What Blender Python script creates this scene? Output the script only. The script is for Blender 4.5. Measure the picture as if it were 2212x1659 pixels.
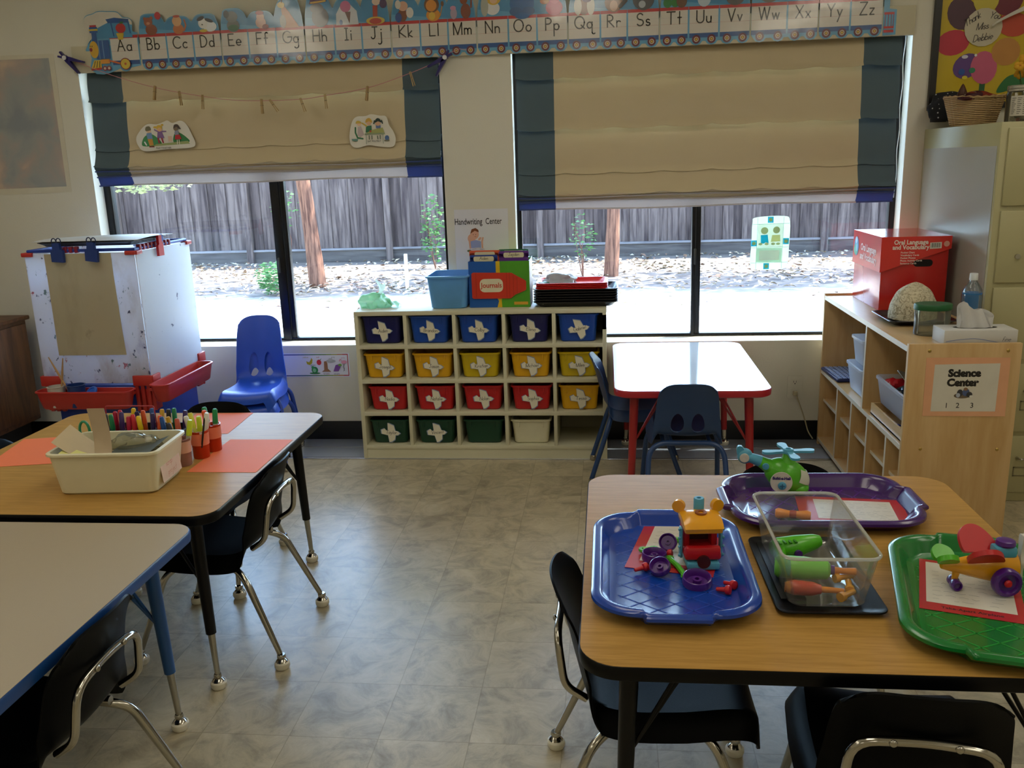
import bpy, bmesh, math, random
from math import sin, cos, pi, radians as R
from mathutils import Vector, Matrix
S = bpy.context.scene
COL = S.collection
for o in list(bpy.data.objects): bpy.data.objects.remove(o)
random.seed(7)

# ---------------------------------------------------------------- camera
cam_data = bpy.data.cameras.new('camera'); cam = bpy.data.objects.new('camera', cam_data); COL.objects.link(cam)
cam_data.sensor_width = 36.0; cam_data.lens = 1914.445/2212*36; cam_data.clip_start = .02; cam_data.clip_end = 200
_y, _p, _r = R(6.3558), R(13.9474), R(-1.8712)
_fw = Vector((-sin(_y)*cos(_p), cos(_y)*cos(_p), -sin(_p)))
_rt = Vector((cos(_y), sin(_y), 0)); _up = _rt.cross(_fw)
_r2 = _rt*cos(_r)+_up*sin(_r); _u2 = -_rt*sin(_r)+_up*cos(_r)
_M = Matrix((_r2, _u2, -_fw)).transposed().to_4x4(); _M.translation = Vector((.4118, -4.4788, 1.4227))
cam.matrix_world = _M
S.camera = cam

# ---------------------------------------------------------------- world, sun, exposure
w = bpy.data.worlds.new('sky'); S.world = w; w.use_nodes = True
nt = w.node_tree; nt.nodes.clear()
sk = nt.nodes.new('ShaderNodeTexSky'); sk.sky_type = 'NISHITA'; sk.sun_disc = False
sk.sun_elevation = R(58); sk.sun_rotation = R(12); sk.air_density = 1.0; sk.dust_density = .6; sk.ozone_density = 2.5
bg = nt.nodes.new('ShaderNodeBackground'); bg.inputs[1].default_value = 2.7
wo = nt.nodes.new('ShaderNodeOutputWorld'); nt.links.new(sk.outputs[0], bg.inputs[0]); nt.links.new(bg.outputs[0], wo.inputs[0])
sd = bpy.data.lights.new('sun', 'SUN'); sd.energy = 27.0; sd.angle = R(.6); sd.color = (1, .95, .88)
so = bpy.data.objects.new('sun', sd); COL.objects.link(so); so.rotation_euler = Vector((.60, .24, .76)).to_track_quat('Z', 'Y').to_euler(); so.location = (0, 12, 12)
LAMP = 3.5          # strength of the fluorescent ceiling diffusers
S.view_settings.view_transform = 'Standard'; S.view_settings.look = 'None'; S.view_settings.gamma = 1
S.view_settings.use_curve_mapping = False; S.view_settings.exposure = 0.1

# ---------------------------------------------------------------- materials
def lin(h):
    h = h.lstrip('#'); c = [int(h[i:i+2], 16)/255 for i in (0, 2, 4)]
    return tuple(((x/12.92) if x <= .04045 else ((x+.055)/1.055)**2.4) for x in c)+(1,)
_mc = {}
def P(name, hexc, rough=.5, metal=0, spec=.5, coat=0, var=.08, scale=18, bump=0, bscale=200, trans=0, alpha=1, sheen=0):
    if name in _mc: return _mc[name]
    m = bpy.data.materials.new(name); m.use_nodes = True; n = m.node_tree.nodes; l = m.node_tree.links
    b = n['Principled BSDF']; c = lin(hexc)
    tc = n.new('ShaderNodeTexCoord'); nz = n.new('ShaderNodeTexNoise'); nz.inputs['Scale'].default_value = scale; nz.inputs['Detail'].default_value = 3
    l.new(tc.outputs['Object'], nz.inputs['Vector'])
    mx = n.new('ShaderNodeMix'); mx.data_type = 'RGBA'
    mx.inputs[6].default_value = tuple(min(1, x*(1+var)) for x in c[:3])+(1,); mx.inputs[7].default_value = tuple(x*(1-var) for x in c[:3])+(1,)
    l.new(nz.outputs['Fac'], mx.inputs[0]); l.new(mx.outputs[2], b.inputs['Base Color'])
    b.inputs['Roughness'].default_value = rough; b.inputs['Metallic'].default_value = metal
    b.inputs['Specular IOR Level'].default_value = spec; b.inputs['Coat Weight'].default_value = coat; b.inputs['Coat Roughness'].default_value = .08
    b.inputs['Sheen Weight'].default_value = sheen
    if bump:
        n2 = n.new('ShaderNodeTexNoise'); n2.inputs['Scale'].default_value = bscale; l.new(tc.outputs['Object'], n2.inputs['Vector'])
        bp = n.new('ShaderNodeBump'); bp.inputs['Strength'].default_value = bump; bp.inputs['Distance'].default_value = .002
        l.new(n2.outputs['Fac'], bp.inputs['Height']); l.new(bp.outputs[0], b.inputs['Normal'])
        if coat: l.new(bp.outputs[0], b.inputs['Coat Normal']); bp.inputs['Distance'].default_value = .012
    if trans or alpha < 1:
        out = n['Material Output']; cur = b.outputs[0]
        if trans:
            t = n.new('ShaderNodeBsdfTranslucent'); l.new(mx.outputs[2], t.inputs[0]); ms = n.new('ShaderNodeMixShader'); ms.inputs[0].default_value = trans
            l.new(cur, ms.inputs[1]); l.new(t.outputs[0], ms.inputs[2]); cur = ms.outputs[0]
        if alpha < 1:
            t = n.new('ShaderNodeBsdfTransparent'); ms = n.new('ShaderNodeMixShader'); ms.inputs[0].default_value = alpha
            l.new(t.outputs[0], ms.inputs[1]); l.new(cur, ms.inputs[2]); cur = ms.outputs[0]
        l.new(cur, out.inputs[0])
    _mc[name] = m; return m
def C(hexc, rough=.55, **k):
    if rough == .2: k = dict(coat=1, bump=.16, bscale=6, spec=.8)      # laminated print with a slight ripple
    return P('print_%s_%d' % (hexc, int(rough*100)), hexc, rough, **k)
def glassm(name, tint='ffffff', refl=.5, rough=.0, haze=0.0, hazec='ffffff'):
    if name in _mc: return _mc[name]
    m = bpy.data.materials.new(name); m.use_nodes = True; n = m.node_tree.nodes; l = m.node_tree.links; n.remove(n['Principled BSDF'])
    t = n.new('ShaderNodeBsdfTransparent'); t.inputs[0].default_value = lin(tint)
    g = n.new('ShaderNodeBsdfGlossy'); g.inputs['Roughness'].default_value = rough
    f = n.new('ShaderNodeFresnel'); f.inputs[0].default_value = 1.45
    mu = n.new('ShaderNodeMath'); mu.operation = 'MULTIPLY'; mu.inputs[1].default_value = refl; l.new(f.outputs[0], mu.inputs[0])
    a = n.new('ShaderNodeMixShader'); l.new(mu.outputs[0], a.inputs[0]); l.new(t.outputs[0], a.inputs[1]); l.new(g.outputs[0], a.inputs[2]); cur = a.outputs[0]
    if haze:
        d = n.new('ShaderNodeBsdfDiffuse'); d.inputs[0].default_value = lin(hazec); tl = n.new('ShaderNodeBsdfTranslucent'); tl.inputs[0].default_value = lin(hazec)
        h2 = n.new('ShaderNodeMixShader'); l.new(d.outputs[0], h2.inputs[1]); l.new(tl.outputs[0], h2.inputs[2])
        h = n.new('ShaderNodeMixShader'); h.inputs[0].default_value = haze; l.new(cur, h.inputs[1]); l.new(h2.outputs[0], h.inputs[2]); cur = h.outputs[0]
    l.new(cur, n['Material Output'].inputs[0]); _mc[name] = m; return m
def wood(name, c1, c2, axis=(1, 14, 14), rough=.4, scale=3, spec=.5, coat=0):
    if name in _mc: return _mc[name]
    m = bpy.data.materials.new(name); m.use_nodes = True; n = m.node_tree.nodes; l = m.node_tree.links; b = n['Principled BSDF']
    tc = n.new('ShaderNodeTexCoord'); mp = n.new('ShaderNodeMapping'); mp.inputs['Scale'].default_value = axis; l.new(tc.outputs['Object'], mp.inputs[0])
    nz = n.new('ShaderNodeTexNoise'); nz.inputs['Scale'].default_value = scale; nz.inputs['Detail'].default_value = 8; nz.inputs['Distortion'].default_value = .6; l.new(mp.outputs[0], nz.inputs['Vector'])
    n3 = n.new('ShaderNodeTexNoise'); n3.inputs['Scale'].default_value = scale*5; n3.inputs['Detail'].default_value = 4; l.new(mp.outputs[0], n3.inputs['Vector'])
    ad = n.new('ShaderNodeMath'); ad.operation = 'MULTIPLY_ADD'; ad.inputs[1].default_value = .35; l.new(n3.outputs['Fac'], ad.inputs[0]); l.new(nz.outputs['Fac'], ad.inputs[2])
    cr = n.new('ShaderNodeValToRGB'); cr.color_ramp.elements[0].position = .48; cr.color_ramp.elements[1].position = .82
    cr.color_ramp.elements[0].color = lin(c2); cr.color_ramp.elements[1].color = lin(c1); l.new(ad.outputs[0], cr.inputs[0]); l.new(cr.outputs[0], b.inputs['Base Color'])
    b.inputs['Roughness'].default_value = rough; b.inputs['Specular IOR Level'].default_value = spec; b.inputs['Coat Weight'].default_value = coat
    _mc[name] = m; return m
def emis(name, hexc, s):
    m = bpy.data.materials.new(name); m.use_nodes = True; n = m.node_tree.nodes; b = n['Principled BSDF']
    b.inputs['Emission Color'].default_value = lin(hexc); b.inputs['Emission Strength'].default_value = s; b.inputs['Base Color'].default_value = lin('eeeeee'); return m

# ---------------------------------------------------------------- mesh builder
I4 = Matrix.Identity(4)
def T(x=0, y=0, z=0, rx=0, ry=0, rz=0, s=1):
    return Matrix.Translation((x, y, z)) @ Matrix.Rotation(R(rz), 4, 'Z') @ Matrix.Rotation(R(ry), 4, 'Y') @ Matrix.Rotation(R(rx), 4, 'X') @ Matrix.Scale(s, 4)
def rr(w, h, r, n=5):
    r = min(r, w/2-1e-5, h/2-1e-5); pts = []
    for cx, cy, a0 in ((w/2-r, h/2-r, 0), (-w/2+r, h/2-r, 90), (-w/2+r, -h/2+r, 180), (w/2-r, -h/2+r, 270)):
        for k in range(n+1):
            a = R(a0+90*k/n); pts.append((cx+r*cos(a), cy+r*sin(a)))
    return pts
def ell(rx, ry, n=20, cx=0, cy=0, rot=0):
    a0 = R(rot); return [(cx+rx*cos(t)*cos(a0)-ry*sin(t)*sin(a0), cy+rx*cos(t)*sin(a0)+ry*sin(t)*cos(a0)) for t in [2*pi*k/n for k in range(n)]]
def arc(cx, cy, rx, ry, a0, a1, n=10): return [(cx+rx*cos(R(a0+(a1-a0)*k/n)), cy+ry*sin(R(a0+(a1-a0)*k/n))) for k in range(n+1)]
class MB:
    def __init__(s, M=None): s.v = []; s.f = []; s.mi = []; s.mats = []; s.M = M or I4
    def add(s, vs, fs, m, M=None):
        X = s.M @ M if M is not None else s.M
        if m not in s.mats: s.mats.append(m)
        i = s.mats.index(m); b = len(s.v); s.v += [X @ Vector(p) for p in vs]
        for f in fs: s.f.append([b+k for k in f]); s.mi.append(i)
        return s
    def box(s, c, d, m, bev=0, M=None, seg=2):
        x, y, z = d[0]/2, d[1]/2, d[2]/2
        if bev <= 0:
            vs = [(c[0]+a*x, c[1]+b_*y, c[2]+g*z) for a in (-1, 1) for b_ in (-1, 1) for g in (-1, 1)]
            return s.add(vs, [(0, 1, 3, 2), (4, 6, 7, 5), (0, 4, 5, 1), (2, 3, 7, 6), (0, 2, 6, 4), (1, 5, 7, 3)], m, M)
        bm = bmesh.new(); bmesh.ops.create_cube(bm, size=1)
        for v in bm.verts: v.co = Vector((c[0]+v.co.x*d[0], c[1]+v.co.y*d[1], c[2]+v.co.z*d[2]))
        bmesh.ops.bevel(bm, geom=list(bm.edges), offset=min(bev, min(d)*.49), segments=seg, affect='EDGES', profile=.5)
        bm.verts.index_update(); s.add([v.co.copy() for v in bm.verts], [[v.index for v in f.verts] for f in bm.faces], m, M); bm.free(); return s
    def b2(s, lo, hi, m, bev=0, M=None): return s.box([(a+b)/2 for a, b in zip(lo, hi)], [abs(b-a) for a, b in zip(lo, hi)], m, bev, M)
    def loft(s, rings, m, M=None, cap0=True, cap1=True, closed=False):
        n = len(rings[0]); vs = [p for r in rings for p in r]; fs = []
        K = len(rings) if closed else len(rings)-1
        for k in range(K):
            a = k*n; b = ((k+1) % len(rings))*n
            for i in range(n): j = (i+1) % n; fs.append((a+i, a+j, b+j, b+i))
        if not closed:
            if cap0: fs.append(tuple(reversed(range(n))))
            if cap1: fs.append(tuple(range((len(rings)-1)*n, len(rings)*n)))
        return s.add(vs, fs, m, M)
    def tube(s, pts, r, m, seg=10, M=None, closed=False, caps=True):
        P_ = [Vector(p) for p in pts]; n = len(P_); rs = r if isinstance(r, (list, tuple)) else [r]*n; rings = []; prev = None
        for i in range(n):
            if closed: t = P_[(i+1) % n]-P_[i-1]
            else: t = P_[min(i+1, n-1)]-P_[max(i-1, 0)]
            t.normalize()
            if prev is None:
                a = Vector((0, 0, 1)) if abs(t.z) < .9 else Vector((1, 0, 0)); u = t.cross(a).normalized()
            else: u = (prev-t*prev.dot(t)).normalized()
            prev = u; v = t.cross(u); rings.append([P_[i]+(u*cos(2*pi*k/seg)+v*sin(2*pi*k/seg))*rs[i] for k in range(seg)])
        return s.loft(rings, m, M, caps, caps, closed)
    def cyl(s, p0, p1, r, m, r1=None, seg=20, M=None): return s.tube([p0, p1], [r, r if r1 is None else r1], m, seg, M)
    def lathe(s, prof, m, c=(0, 0, 0), seg=24, M=None, cap0=True, cap1=True):
        return s.loft([[(c[0]+r*cos(2*pi*k/seg), c[1]+r*sin(2*pi*k/seg), c[2]+z) for k in range(seg)] for r, z in [(max(a, 1e-4), b) for a, b in prof]], m, M, cap0, cap1)
    def prism(s, poly, z0, z1, m, M=None):
        n = len(poly); vs = [(x, y, z0) for x, y in poly]+[(x, y, z1) for x, y in poly]
        return s.add(vs, [tuple(reversed(range(n))), tuple(range(n, 2*n))]+[(i, (i+1) % n, n+(i+1) % n, n+i) for i in range(n)], m, M)
    def flat(s, poly, z, m, M=None): return s.add([(x, y, z) for x, y in poly], [tuple(range(len(poly)))], m, M)
    def sph(s, c, r, m, seg=16, rings=10, M=None):
        r = r if isinstance(r, (list, tuple)) else (r, r, r)
        return s.loft([[(c[0]+r[0]*sin(a)*cos(2*pi*k/seg), c[1]+r[1]*sin(a)*sin(2*pi*k/seg), c[2]-r[2]*cos(a)) for k in range(seg)] for a in [pi*(i+.02)/(rings+.04) for i in range(rings+1)]], m, M)
    def sheet(s, fn, nu, nv, t, m, M=None, hole=None):
        # fn(u,v)->point, thickness t along the normal; hole: list of ellipses (cu,cv,ru,rv) in parameter space
        H = hole or []; uv = {}
        skip = set()
        for i in range(nu):
            for j in range(nv):
                cu, cv = (i+.5)/nu, (j+.5)/nv
                if any(((cu-a)/c)**2+((cv-b)/d)**2 < 1 for a, b, c, d in H): skip.add((i, j))
        for i in range(nu+1):
            for j in range(nv+1):
                u, v = i/nu, j/nv; adj = [(i-1, j-1), (i-1, j), (i, j-1), (i, j)]; k = sum(q in skip for q in adj)
                if 0 < k < 4:
                    for a, b, c, d in H:
                        q = math.sqrt(((u-a)/c)**2+((v-b)/d)**2)
                        if .3 < q < 1.9: u, v = a+(u-a)/q, b+(v-b)/q; break
                uv[i, j] = (u, v)
        e = 1e-3; top = []; bot = []
        for i in range(nu+1):
            for j in range(nv+1):
                u, v = uv[i, j]; p = Vector(fn(u, v))
                du = Vector(fn(min(u+e, 1), v))-Vector(fn(max(u-e, 0), v)); dv = Vector(fn(u, min(v+e, 1)))-Vector(fn(u, max(v-e, 0)))
                nn = du.cross(dv); nn = nn.normalized() if nn.length > 1e-12 else Vector((0, 0, 1)); top.append(p+nn*t/2); bot.append(p-nn*t/2)
        N = len(top); id_ = lambda i, j: i*(nv+1)+j; fs = []; ed = {}
        for i in range(nu):
            for j in range(nv):
                if (i, j) in skip: continue
                q = [id_(i, j), id_(i+1, j), id_(i+1, j+1), id_(i, j+1)]; fs.append(tuple(q)); fs.append(tuple(N+k for k in reversed(q)))
                for k in range(4): ed[(q[k], q[(k+1) % 4])] = 1
        for (a, b) in list(ed):
            if (b, a) not in ed: fs.append((b, a, N+a, N+b))
        return s.add(top+bot, fs, m, M)
    def ribbon(s, pts, wd, z, m, M=None):
        # flat pen stroke: quads per segment plus round joints
        h = wd/2
        for i in range(len(pts)-1):
            (x0, y0), (x1, y1) = pts[i], pts[i+1]; dx, dy = x1-x0, y1-y0; L = math.hypot(dx, dy)
            if L < 1e-7: continue
            nx, ny = -dy/L*h, dx/L*h; s.add([(x0+nx, y0+ny, z), (x0-nx, y0-ny, z), (x1-nx, y1-ny, z), (x1+nx, y1+ny, z)], [(0, 1, 2, 3)], m, M)
        for k, (x, y) in enumerate(pts): s.flat(ell(h, h, 8, x, y), z+.00004, m, M)
    def build(s, name, parent=None, loc=None, rz=0, sharp=38, rot=None):
        me = bpy.data.meshes.new(name); me.from_pydata([tuple(p) for p in s.v], [], s.f)
        for m in s.mats: me.materials.append(m)
        me.polygons.foreach_set('material_index', s.mi); me.polygons.foreach_set('use_smooth', [True]*len(s.f)); me.update()
        me.set_sharp_from_angle(angle=R(sharp))
        o = bpy.data.objects.new(name, me); COL.objects.link(o)
        if parent: o.parent = parent
        if loc: o.location = loc
        if rz: o.rotation_euler = (0, 0, R(rz))
        if rot: o.rotation_euler = tuple(R(a) for a in rot)
        return o
def tag(o, label, cat, group=None):
    o['label'] = label; o['category'] = cat
    if group: o['group'] = group
    return o
def thing(name, label, cat, loc=(0, 0, 0), rz=0, group=None, rot=None):
    o = bpy.data.objects.new(name, None); o.empty_display_size = .05; COL.objects.link(o); o.location = loc
    o.rotation_euler = tuple(R(a) for a in rot) if rot else (0, 0, R(rz)); return tag(o, label, cat, group)
def struct(o): o['kind'] = 'structure'; return o
_kids = {}
def dup(root, loc, rz=0, label=None, group=None, rot=None, swap=None):
    def cp(o, par):
        c = o.copy(); COL.objects.link(c)
        if par is not None: c.parent = par
        for ch in o.children: cp(ch, c)
        return c
    r = cp(root, None); r.location = loc; r.rotation_euler = tuple(R(a) for a in rot) if rot else (0, 0, R(rz))
    if label: r['label'] = label
    if group: r['group'] = group
    return r
WALLM = Matrix.Rotation(pi/2, 4, 'X')       # local (x,y,z) -> (x,-z,y): drawing plane hung on the window wall
def txt(mb, body, size, m, M, z=0.0006, bold=0, align='CENTER', sx=1, space=1):
    cu = bpy.data.curves.new('t', 'FONT'); cu.body = body; cu.size = size; cu.offset = bold; cu.align_x = align; cu.space_character = space; cu.resolution_u = 3
    ob = bpy.data.objects.new('t', cu); COL.objects.link(ob); me = ob.to_mesh()
    mb.add([(v.co.x*sx, v.co.y, z) for v in me.vertices], [tuple(p.vertices) for p in me.polygons], m, M)
    ob.to_mesh_clear(); bpy.data.objects.remove(ob); bpy.data.curves.remove(cu)
A = arc
GL = {
'A': (.7, [[(0, 0), (.35, 1), (.7, 0)], [(.13, .38), (.57, .38)]]), 'a': (.45, [A(.22, .25, .22, .25, 0, 360, 16), [(.44, .5), (.44, 0)]]),
'B': (.5, [[(0, 0), (0, 1), (.2, 1)]+A(.2, .75, .25, .25, 90, -90), [(0, .5), (.22, .5)]+A(.22, .25, .28, .25, 90, -90)+[(0, 0)]]), 'b': (.45, [[(0, 1), (0, 0)], A(.22, .25, .22, .25, 0, 360, 16)]),
'C': (.7, [A(.42, .5, .42, .5, 48, 312, 16)]), 'c': (.4, [A(.23, .25, .23, .25, 48, 312)]),
'D': (.6, [[(0, 0), (0, 1), (.15, 1)]+A(.15, .5, .45, .5, 90, -90, 14)+[(0, 0)]]), 'd': (.45, [[(.44, 1), (.44, 0)], A(.22, .25, .22, .25, 0, 360, 16)]),
'E': (.5, [[(.5, 1), (0, 1), (0, 0), (.5, 0)], [(0, .5), (.4, .5)]]), 'e': (.45, [[(.01, .25), (.44, .25)]+A(.22, .25, .22, .25, 0, 310, 14)]),
'F': (.5, [[(.5, 1), (0, 1), (0, 0)], [(0, .5), (.4, .5)]]), 'f': (.35, [A(.24, .84, .13, .14, 40, 180)+[(.11, 0)], [(0, .5), (.3, .5)]]),
'G': (.75, [A(.42, .5, .42, .5, 48, 360, 18)+[(.45, .5)]]), 'g': (.45, [A(.22, .25, .22, .25, 0, 360, 16), [(.44, .5), (.44, -.25)]+A(.24, -.28, .2, .2, 0, -150)]),
'H': (.6, [[(0, 0), (0, 1)], [(.6, 0), (.6, 1)], [(0, .5), (.6, .5)]]), 'h': (.4, [[(0, 1), (0, 0)], A(.2, .3, .2, .2, 180, 0)+[(.4, 0)]]),
'I': (.3, [[(.15, 0), (.15, 1)], [(0, 1), (.3, 1)], [(0, 0), (.3, 0)]]), 'i': (.08, [[(.04, .5), (.04, 0)], [(.04, .74), (.045, .75)]]),
'J': (.5, [[(.35, 1), (.35, .25)]+A(.17, .22, .18, .22, 0, -160), [(.12, 1), (.58, 1)]]), 'j': (.25, [[(.2, .5), (.2, -.28)]+A(.03, -.3, .17, .18, 0, -140), [(.2, .74), (.205, .75)]]),
'K': (.6, [[(0, 1), (0, 0)], [(.55, 1), (0, .45), (.6, 0)]]), 'k': (.35, [[(0, 1), (0, 0)], [(.32, .5), (0, .2), (.35, 0)]]),
'L': (.5, [[(0, 1), (0, 0), (.5, 0)]]), 'l': (.08, [[(.04, 1), (.04, 0)]]),
'M': (.75, [[(0, 0), (0, 1), (.37, 0), (.75, 1), (.75, 0)]]), 'm': (.6, [[(0, .5), (0, 0)], A(.15, .32, .15, .17, 180, 0)+[(.3, 0)], A(.45, .32, .15, .17, 180, 0)+[(.6, 0)]]),
'N': (.62, [[(0, 0), (0, 1), (.62, 0), (.62, 1)]]), 'n': (.38, [[(0, .5), (0, 0)], A(.19, .3, .19, .2, 180, 0)+[(.38, 0)]]),
'O': (.84, [A(.42, .5, .42, .5, 0, 360, 22)]), 'o': (.46, [A(.23, .25, .23, .25, 0, 360, 16)]),
'P': (.5, [[(0, 0), (0, 1), (.2, 1)]+A(.2, .75, .3, .25, 90, -90)+[(0, .5)]]), 'p': (.45, [[(0, .5), (0, -.5)], A(.22, .25, .22, .25, 0, 360, 16)]),
'Q': (.84, [A(.42, .5, .42, .5, 0, 360, 22), [(.55, .28), (.84, 0)]]), 'q': (.55, [A(.22, .25, .22, .25, 0, 360, 16), [(.44, .5), (.44, -.35)]+A(.58, -.36, .14, .12, 180, 320)]),
'R': (.58, [[(0, 0), (0, 1), (.2, 1)]+A(.2, .75, .28, .25, 90, -90)+[(0, .5)], [(.1, .5), (.58, 0)]]), 'r': (.3, [[(0, .5), (0, 0)], A(.18, .3, .18, .18, 180, 40)]),
'S': (.55, [A(.28, .75, .25, .25, 30, 270, 12)+A(.28, .25, .28, .25, 90, -150, 12)]), 's': (.34, [A(.17, .37, .14, .13, 30, 270)+A(.17, .12, .17, .13, 90, -150)]),
'T': (.7, [[(.35, 0), (.35, 1)], [(0, 1), (.7, 1)]]), 't': (.3, [[(.15, 1), (.15, 0)], [(0, .52), (.3, .52)]]),
'U': (.6, [[(0, 1), (0, .3)]+A(.3, .3, .3, .3, 180, 360)+[(.6, 1)]]), 'u': (.38, [[(0, .5), (0, .2)]+A(.19, .2, .19, .2, 180, 360)+[(.38, .5), (.38, 0)]]),
'V': (.6, [[(0, 1), (.3, 0), (.6, 1)]]), 'v': (.36, [[(0, .5), (.18, 0), (.36, .5)]]),
'W': (.9, [[(0, 1), (.22, 0), (.45, 1), (.68, 0), (.9, 1)]]), 'w': (.56, [[(0, .5), (.14, 0), (.28, .5), (.42, 0), (.56, .5)]]),
'X': (.6, [[(0, 0), (.6, 1)], [(0, 1), (.6, 0)]]), 'x': (.36, [[(0, 0), (.36, .5)], [(0, .5), (.36, 0)]]),
'Y': (.6, [[(0, 1), (.3, .48), (.6, 1)], [(.3, .48), (.3, 0)]]), 'y': (.38, [[(0, .5), (.19, 0)], [(.38, .5), (.02, -.45)]]),
'Z': (.58, [[(0, 1), (.58, 1), (0, 0), (.58, 0)]]), 'z': (.34, [[(0, .5), (.34, .5), (0, 0), (.34, 0)]]),
'1': (.1, [[(0, .8), (.1, 1), (.1, 0)]]), '2': (.5, [A(.25, .75, .23, .25, 160, -20)+[(0, 0), (.5, 0)]]), '3': (.45, [A(.2, .75, .22, .25, 150, -90)+A(.2, .25, .25, .25, 90, -150)]), ' ': (.4, [])}
def pen(mb, s, h, wd, m, M, z=.0006, gap=.16, slant=0, center=True):
    W = sum(GL[c][0]+gap for c in s)-gap; x = -W/2 if center else 0
    for c in s:
        for st in GL[c][1]: mb.ribbon([((x+a+b*slant)*h, b*h) for a, b in st], wd, z, m, M)
        x += GL[c][0]+gap
def draw(mb, items, M, z=.0004, dz=.00025, rough=.5):
    # a printed picture: ('e',cx,cy,rx,ry,col[,rot]) ('p',[pts],col) ('l',[pts],width,col)
    for k, it in enumerate(items):
        zz = z+dz*k
        if it[0] == 'e': mb.flat(ell(it[3], it[4], 18, it[1], it[2], it[6] if len(it) > 6 else 0), zz, C(it[5], rough), M)
        elif it[0] == 'p': mb.flat(it[1], zz, C(it[2], rough), M)
        elif it[0] == 'r': mb.flat([(it[1], it[2]), (it[3], it[2]), (it[3], it[4]), (it[1], it[4])], zz, C(it[5], rough), M)
        elif it[0] == 'l': mb.ribbon(it[1], it[2], zz, C(it[3], rough), M)
def tub(mb, w0, d0, w1, d1, h, r, m, t=.003, rim=.008, rh=.008, M=None, inner=None):
    # open bin: bottom w0 x d0, top w1 x d1, rolled rim
    k = lambda w, d, z, q=r: [(x, y, z) for x, y in rr(w, d, q)]
    rg = [k(w0-.012, d0-.012, 0), k(w0, d0, .006), k(w1, d1, h-rh), k(w1+2*rim, d1+2*rim, h-rh, r+rim), k(w1+2*rim, d1+2*rim, h-.001, r+rim), k(w1+1.6*rim, d1+1.6*rim, h, r+rim), k(w1-2*t, d1-2*t, h, max(r-t, .002)), k(w0-2*t, d0-2*t, t+.004, max(r-t, .002)), k(w0-.014-2*t, d0-.014-2*t, t)]
    return mb.loft(rg, m, M)
# ================================================================= room shell
def wallmat(name, h):
    m = P(name, h, .75, var=.03, scale=2.5, bump=.25, bscale=120); return m
WALL = wallmat('wall_paint', 'd6d2c2'); TRIMW = P('trim_paint', 'e2dfd2', .45, var=.03, scale=4)
def floor_material():
    m = bpy.data.materials.new('vinyl_floor'); m.use_nodes = True; n = m.node_tree.nodes; l = m.node_tree.links; b = n['Principled BSDF']
    tc = n.new('ShaderNodeTexCoord')
    mp = n.new('ShaderNodeMapping'); mp.inputs['Scale'].default_value = (1/.2362, 1/.2465, 1); mp.inputs['Location'].default_value = (.416/.2362, 1.308/.2465, 0); l.new(tc.outputs['Object'], mp.inputs[0])
    br = n.new('ShaderNodeTexBrick'); br.offset = 0; br.inputs['Scale'].default_value = 1; br.inputs['Mortar Size'].default_value = .006; br.inputs['Mortar Smooth'].default_value = .3
    br.inputs['Brick Width'].default_value = 1; br.inputs['Row Height'].default_value = 1; br.inputs['Color1'].default_value = (1, 1, 1, 1); br.inputs['Color2'].default_value = (.95, .95, .95, 1); br.inputs['Mortar'].default_value = (.72, .7, .66, 1)
    l.new(mp.outputs[0], br.inputs[0])
    vo = n.new('ShaderNodeVectorMath'); vo.operation = 'FLOOR'; l.new(mp.outputs[0], vo.inputs[0])
    wn = n.new('ShaderNodeTexWhiteNoise'); l.new(vo.outputs[0], wn.inputs[0])
    ad = n.new('ShaderNodeVectorMath'); ad.operation = 'MULTIPLY_ADD'; ad.inputs[1].default_value = (7, 7, 7); l.new(wn.outputs['Color'], ad.inputs[0]); l.new(tc.outputs['Object'], ad.inputs[2])
    nz = n.new('ShaderNodeTexNoise'); nz.inputs['Scale'].default_value = 9; nz.inputs['Detail'].default_value = 12; nz.inputs['Roughness'].default_value = .72; nz.inputs['Distortion'].default_value = .8; l.new(ad.outputs[0], nz.inputs['Vector'])
    cr = n.new('ShaderNodeValToRGB'); e = cr.color_ramp.elements; e[0].position = .3; e[0].color = lin('8b8068'); e[1].position = .72; e[1].color = lin('cdc2a6')
    x = e.new(.43); x.color = lin('a59a80'); x = e.new(.52); x.color = lin('b8ac8e'); x = e.new(.6); x.color = lin('c1b597')
    l.new(nz.outputs['Fac'], cr.inputs[0])
    n4 = n.new('ShaderNodeTexNoise'); n4.inputs['Scale'].default_value = 1.3; n4.inputs['Detail'].default_value = 3; l.new(tc.outputs['Object'], n4.inputs['Vector'])
    mr = n.new('ShaderNodeMapRange'); mr.inputs[1].default_value = .35; mr.inputs[2].default_value = .65; mr.inputs[3].default_value = .86; mr.inputs[4].default_value = 1.06; l.new(n4.outputs['Fac'], mr.inputs[0])
    mx = n.new('ShaderNodeMix'); mx.data_type = 'RGBA'; mx.blend_type = 'MULTIPLY'; mx.inputs[0].default_value = 1; l.new(cr.outputs[0], mx.inputs[6]); l.new(br.outputs[0], mx.inputs[7])
    m2 = n.new('ShaderNodeMix'); m2.data_type = 'RGBA'; m2.blend_type = 'MULTIPLY'; m2.inputs[0].default_value = 1; l.new(mx.outputs[2], m2.inputs[6]); l.new(mr.outputs[0], m2.inputs[7]); l.new(m2.outputs[2], b.inputs['Base Color'])
    b.inputs['Roughness'].default_value = .34; b.inputs['Specular IOR Level'].default_value = .6
    bp = n.new('ShaderNodeBump'); bp.inputs['Strength'].default_value = .12; bp.inputs['Distance'].default_value = .003; l.new(nz.outputs['Fac'], bp.inputs['Height']); l.new(bp.outputs[0], b.inputs['Normal'])
    return m
X0, X1, Y0, ZC = -3.75, 3.3, -8.2, 2.75
struct(MB().b2((X0, Y0, -.1), (X1, .16, 0), floor_material()).build('floor'))
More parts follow.
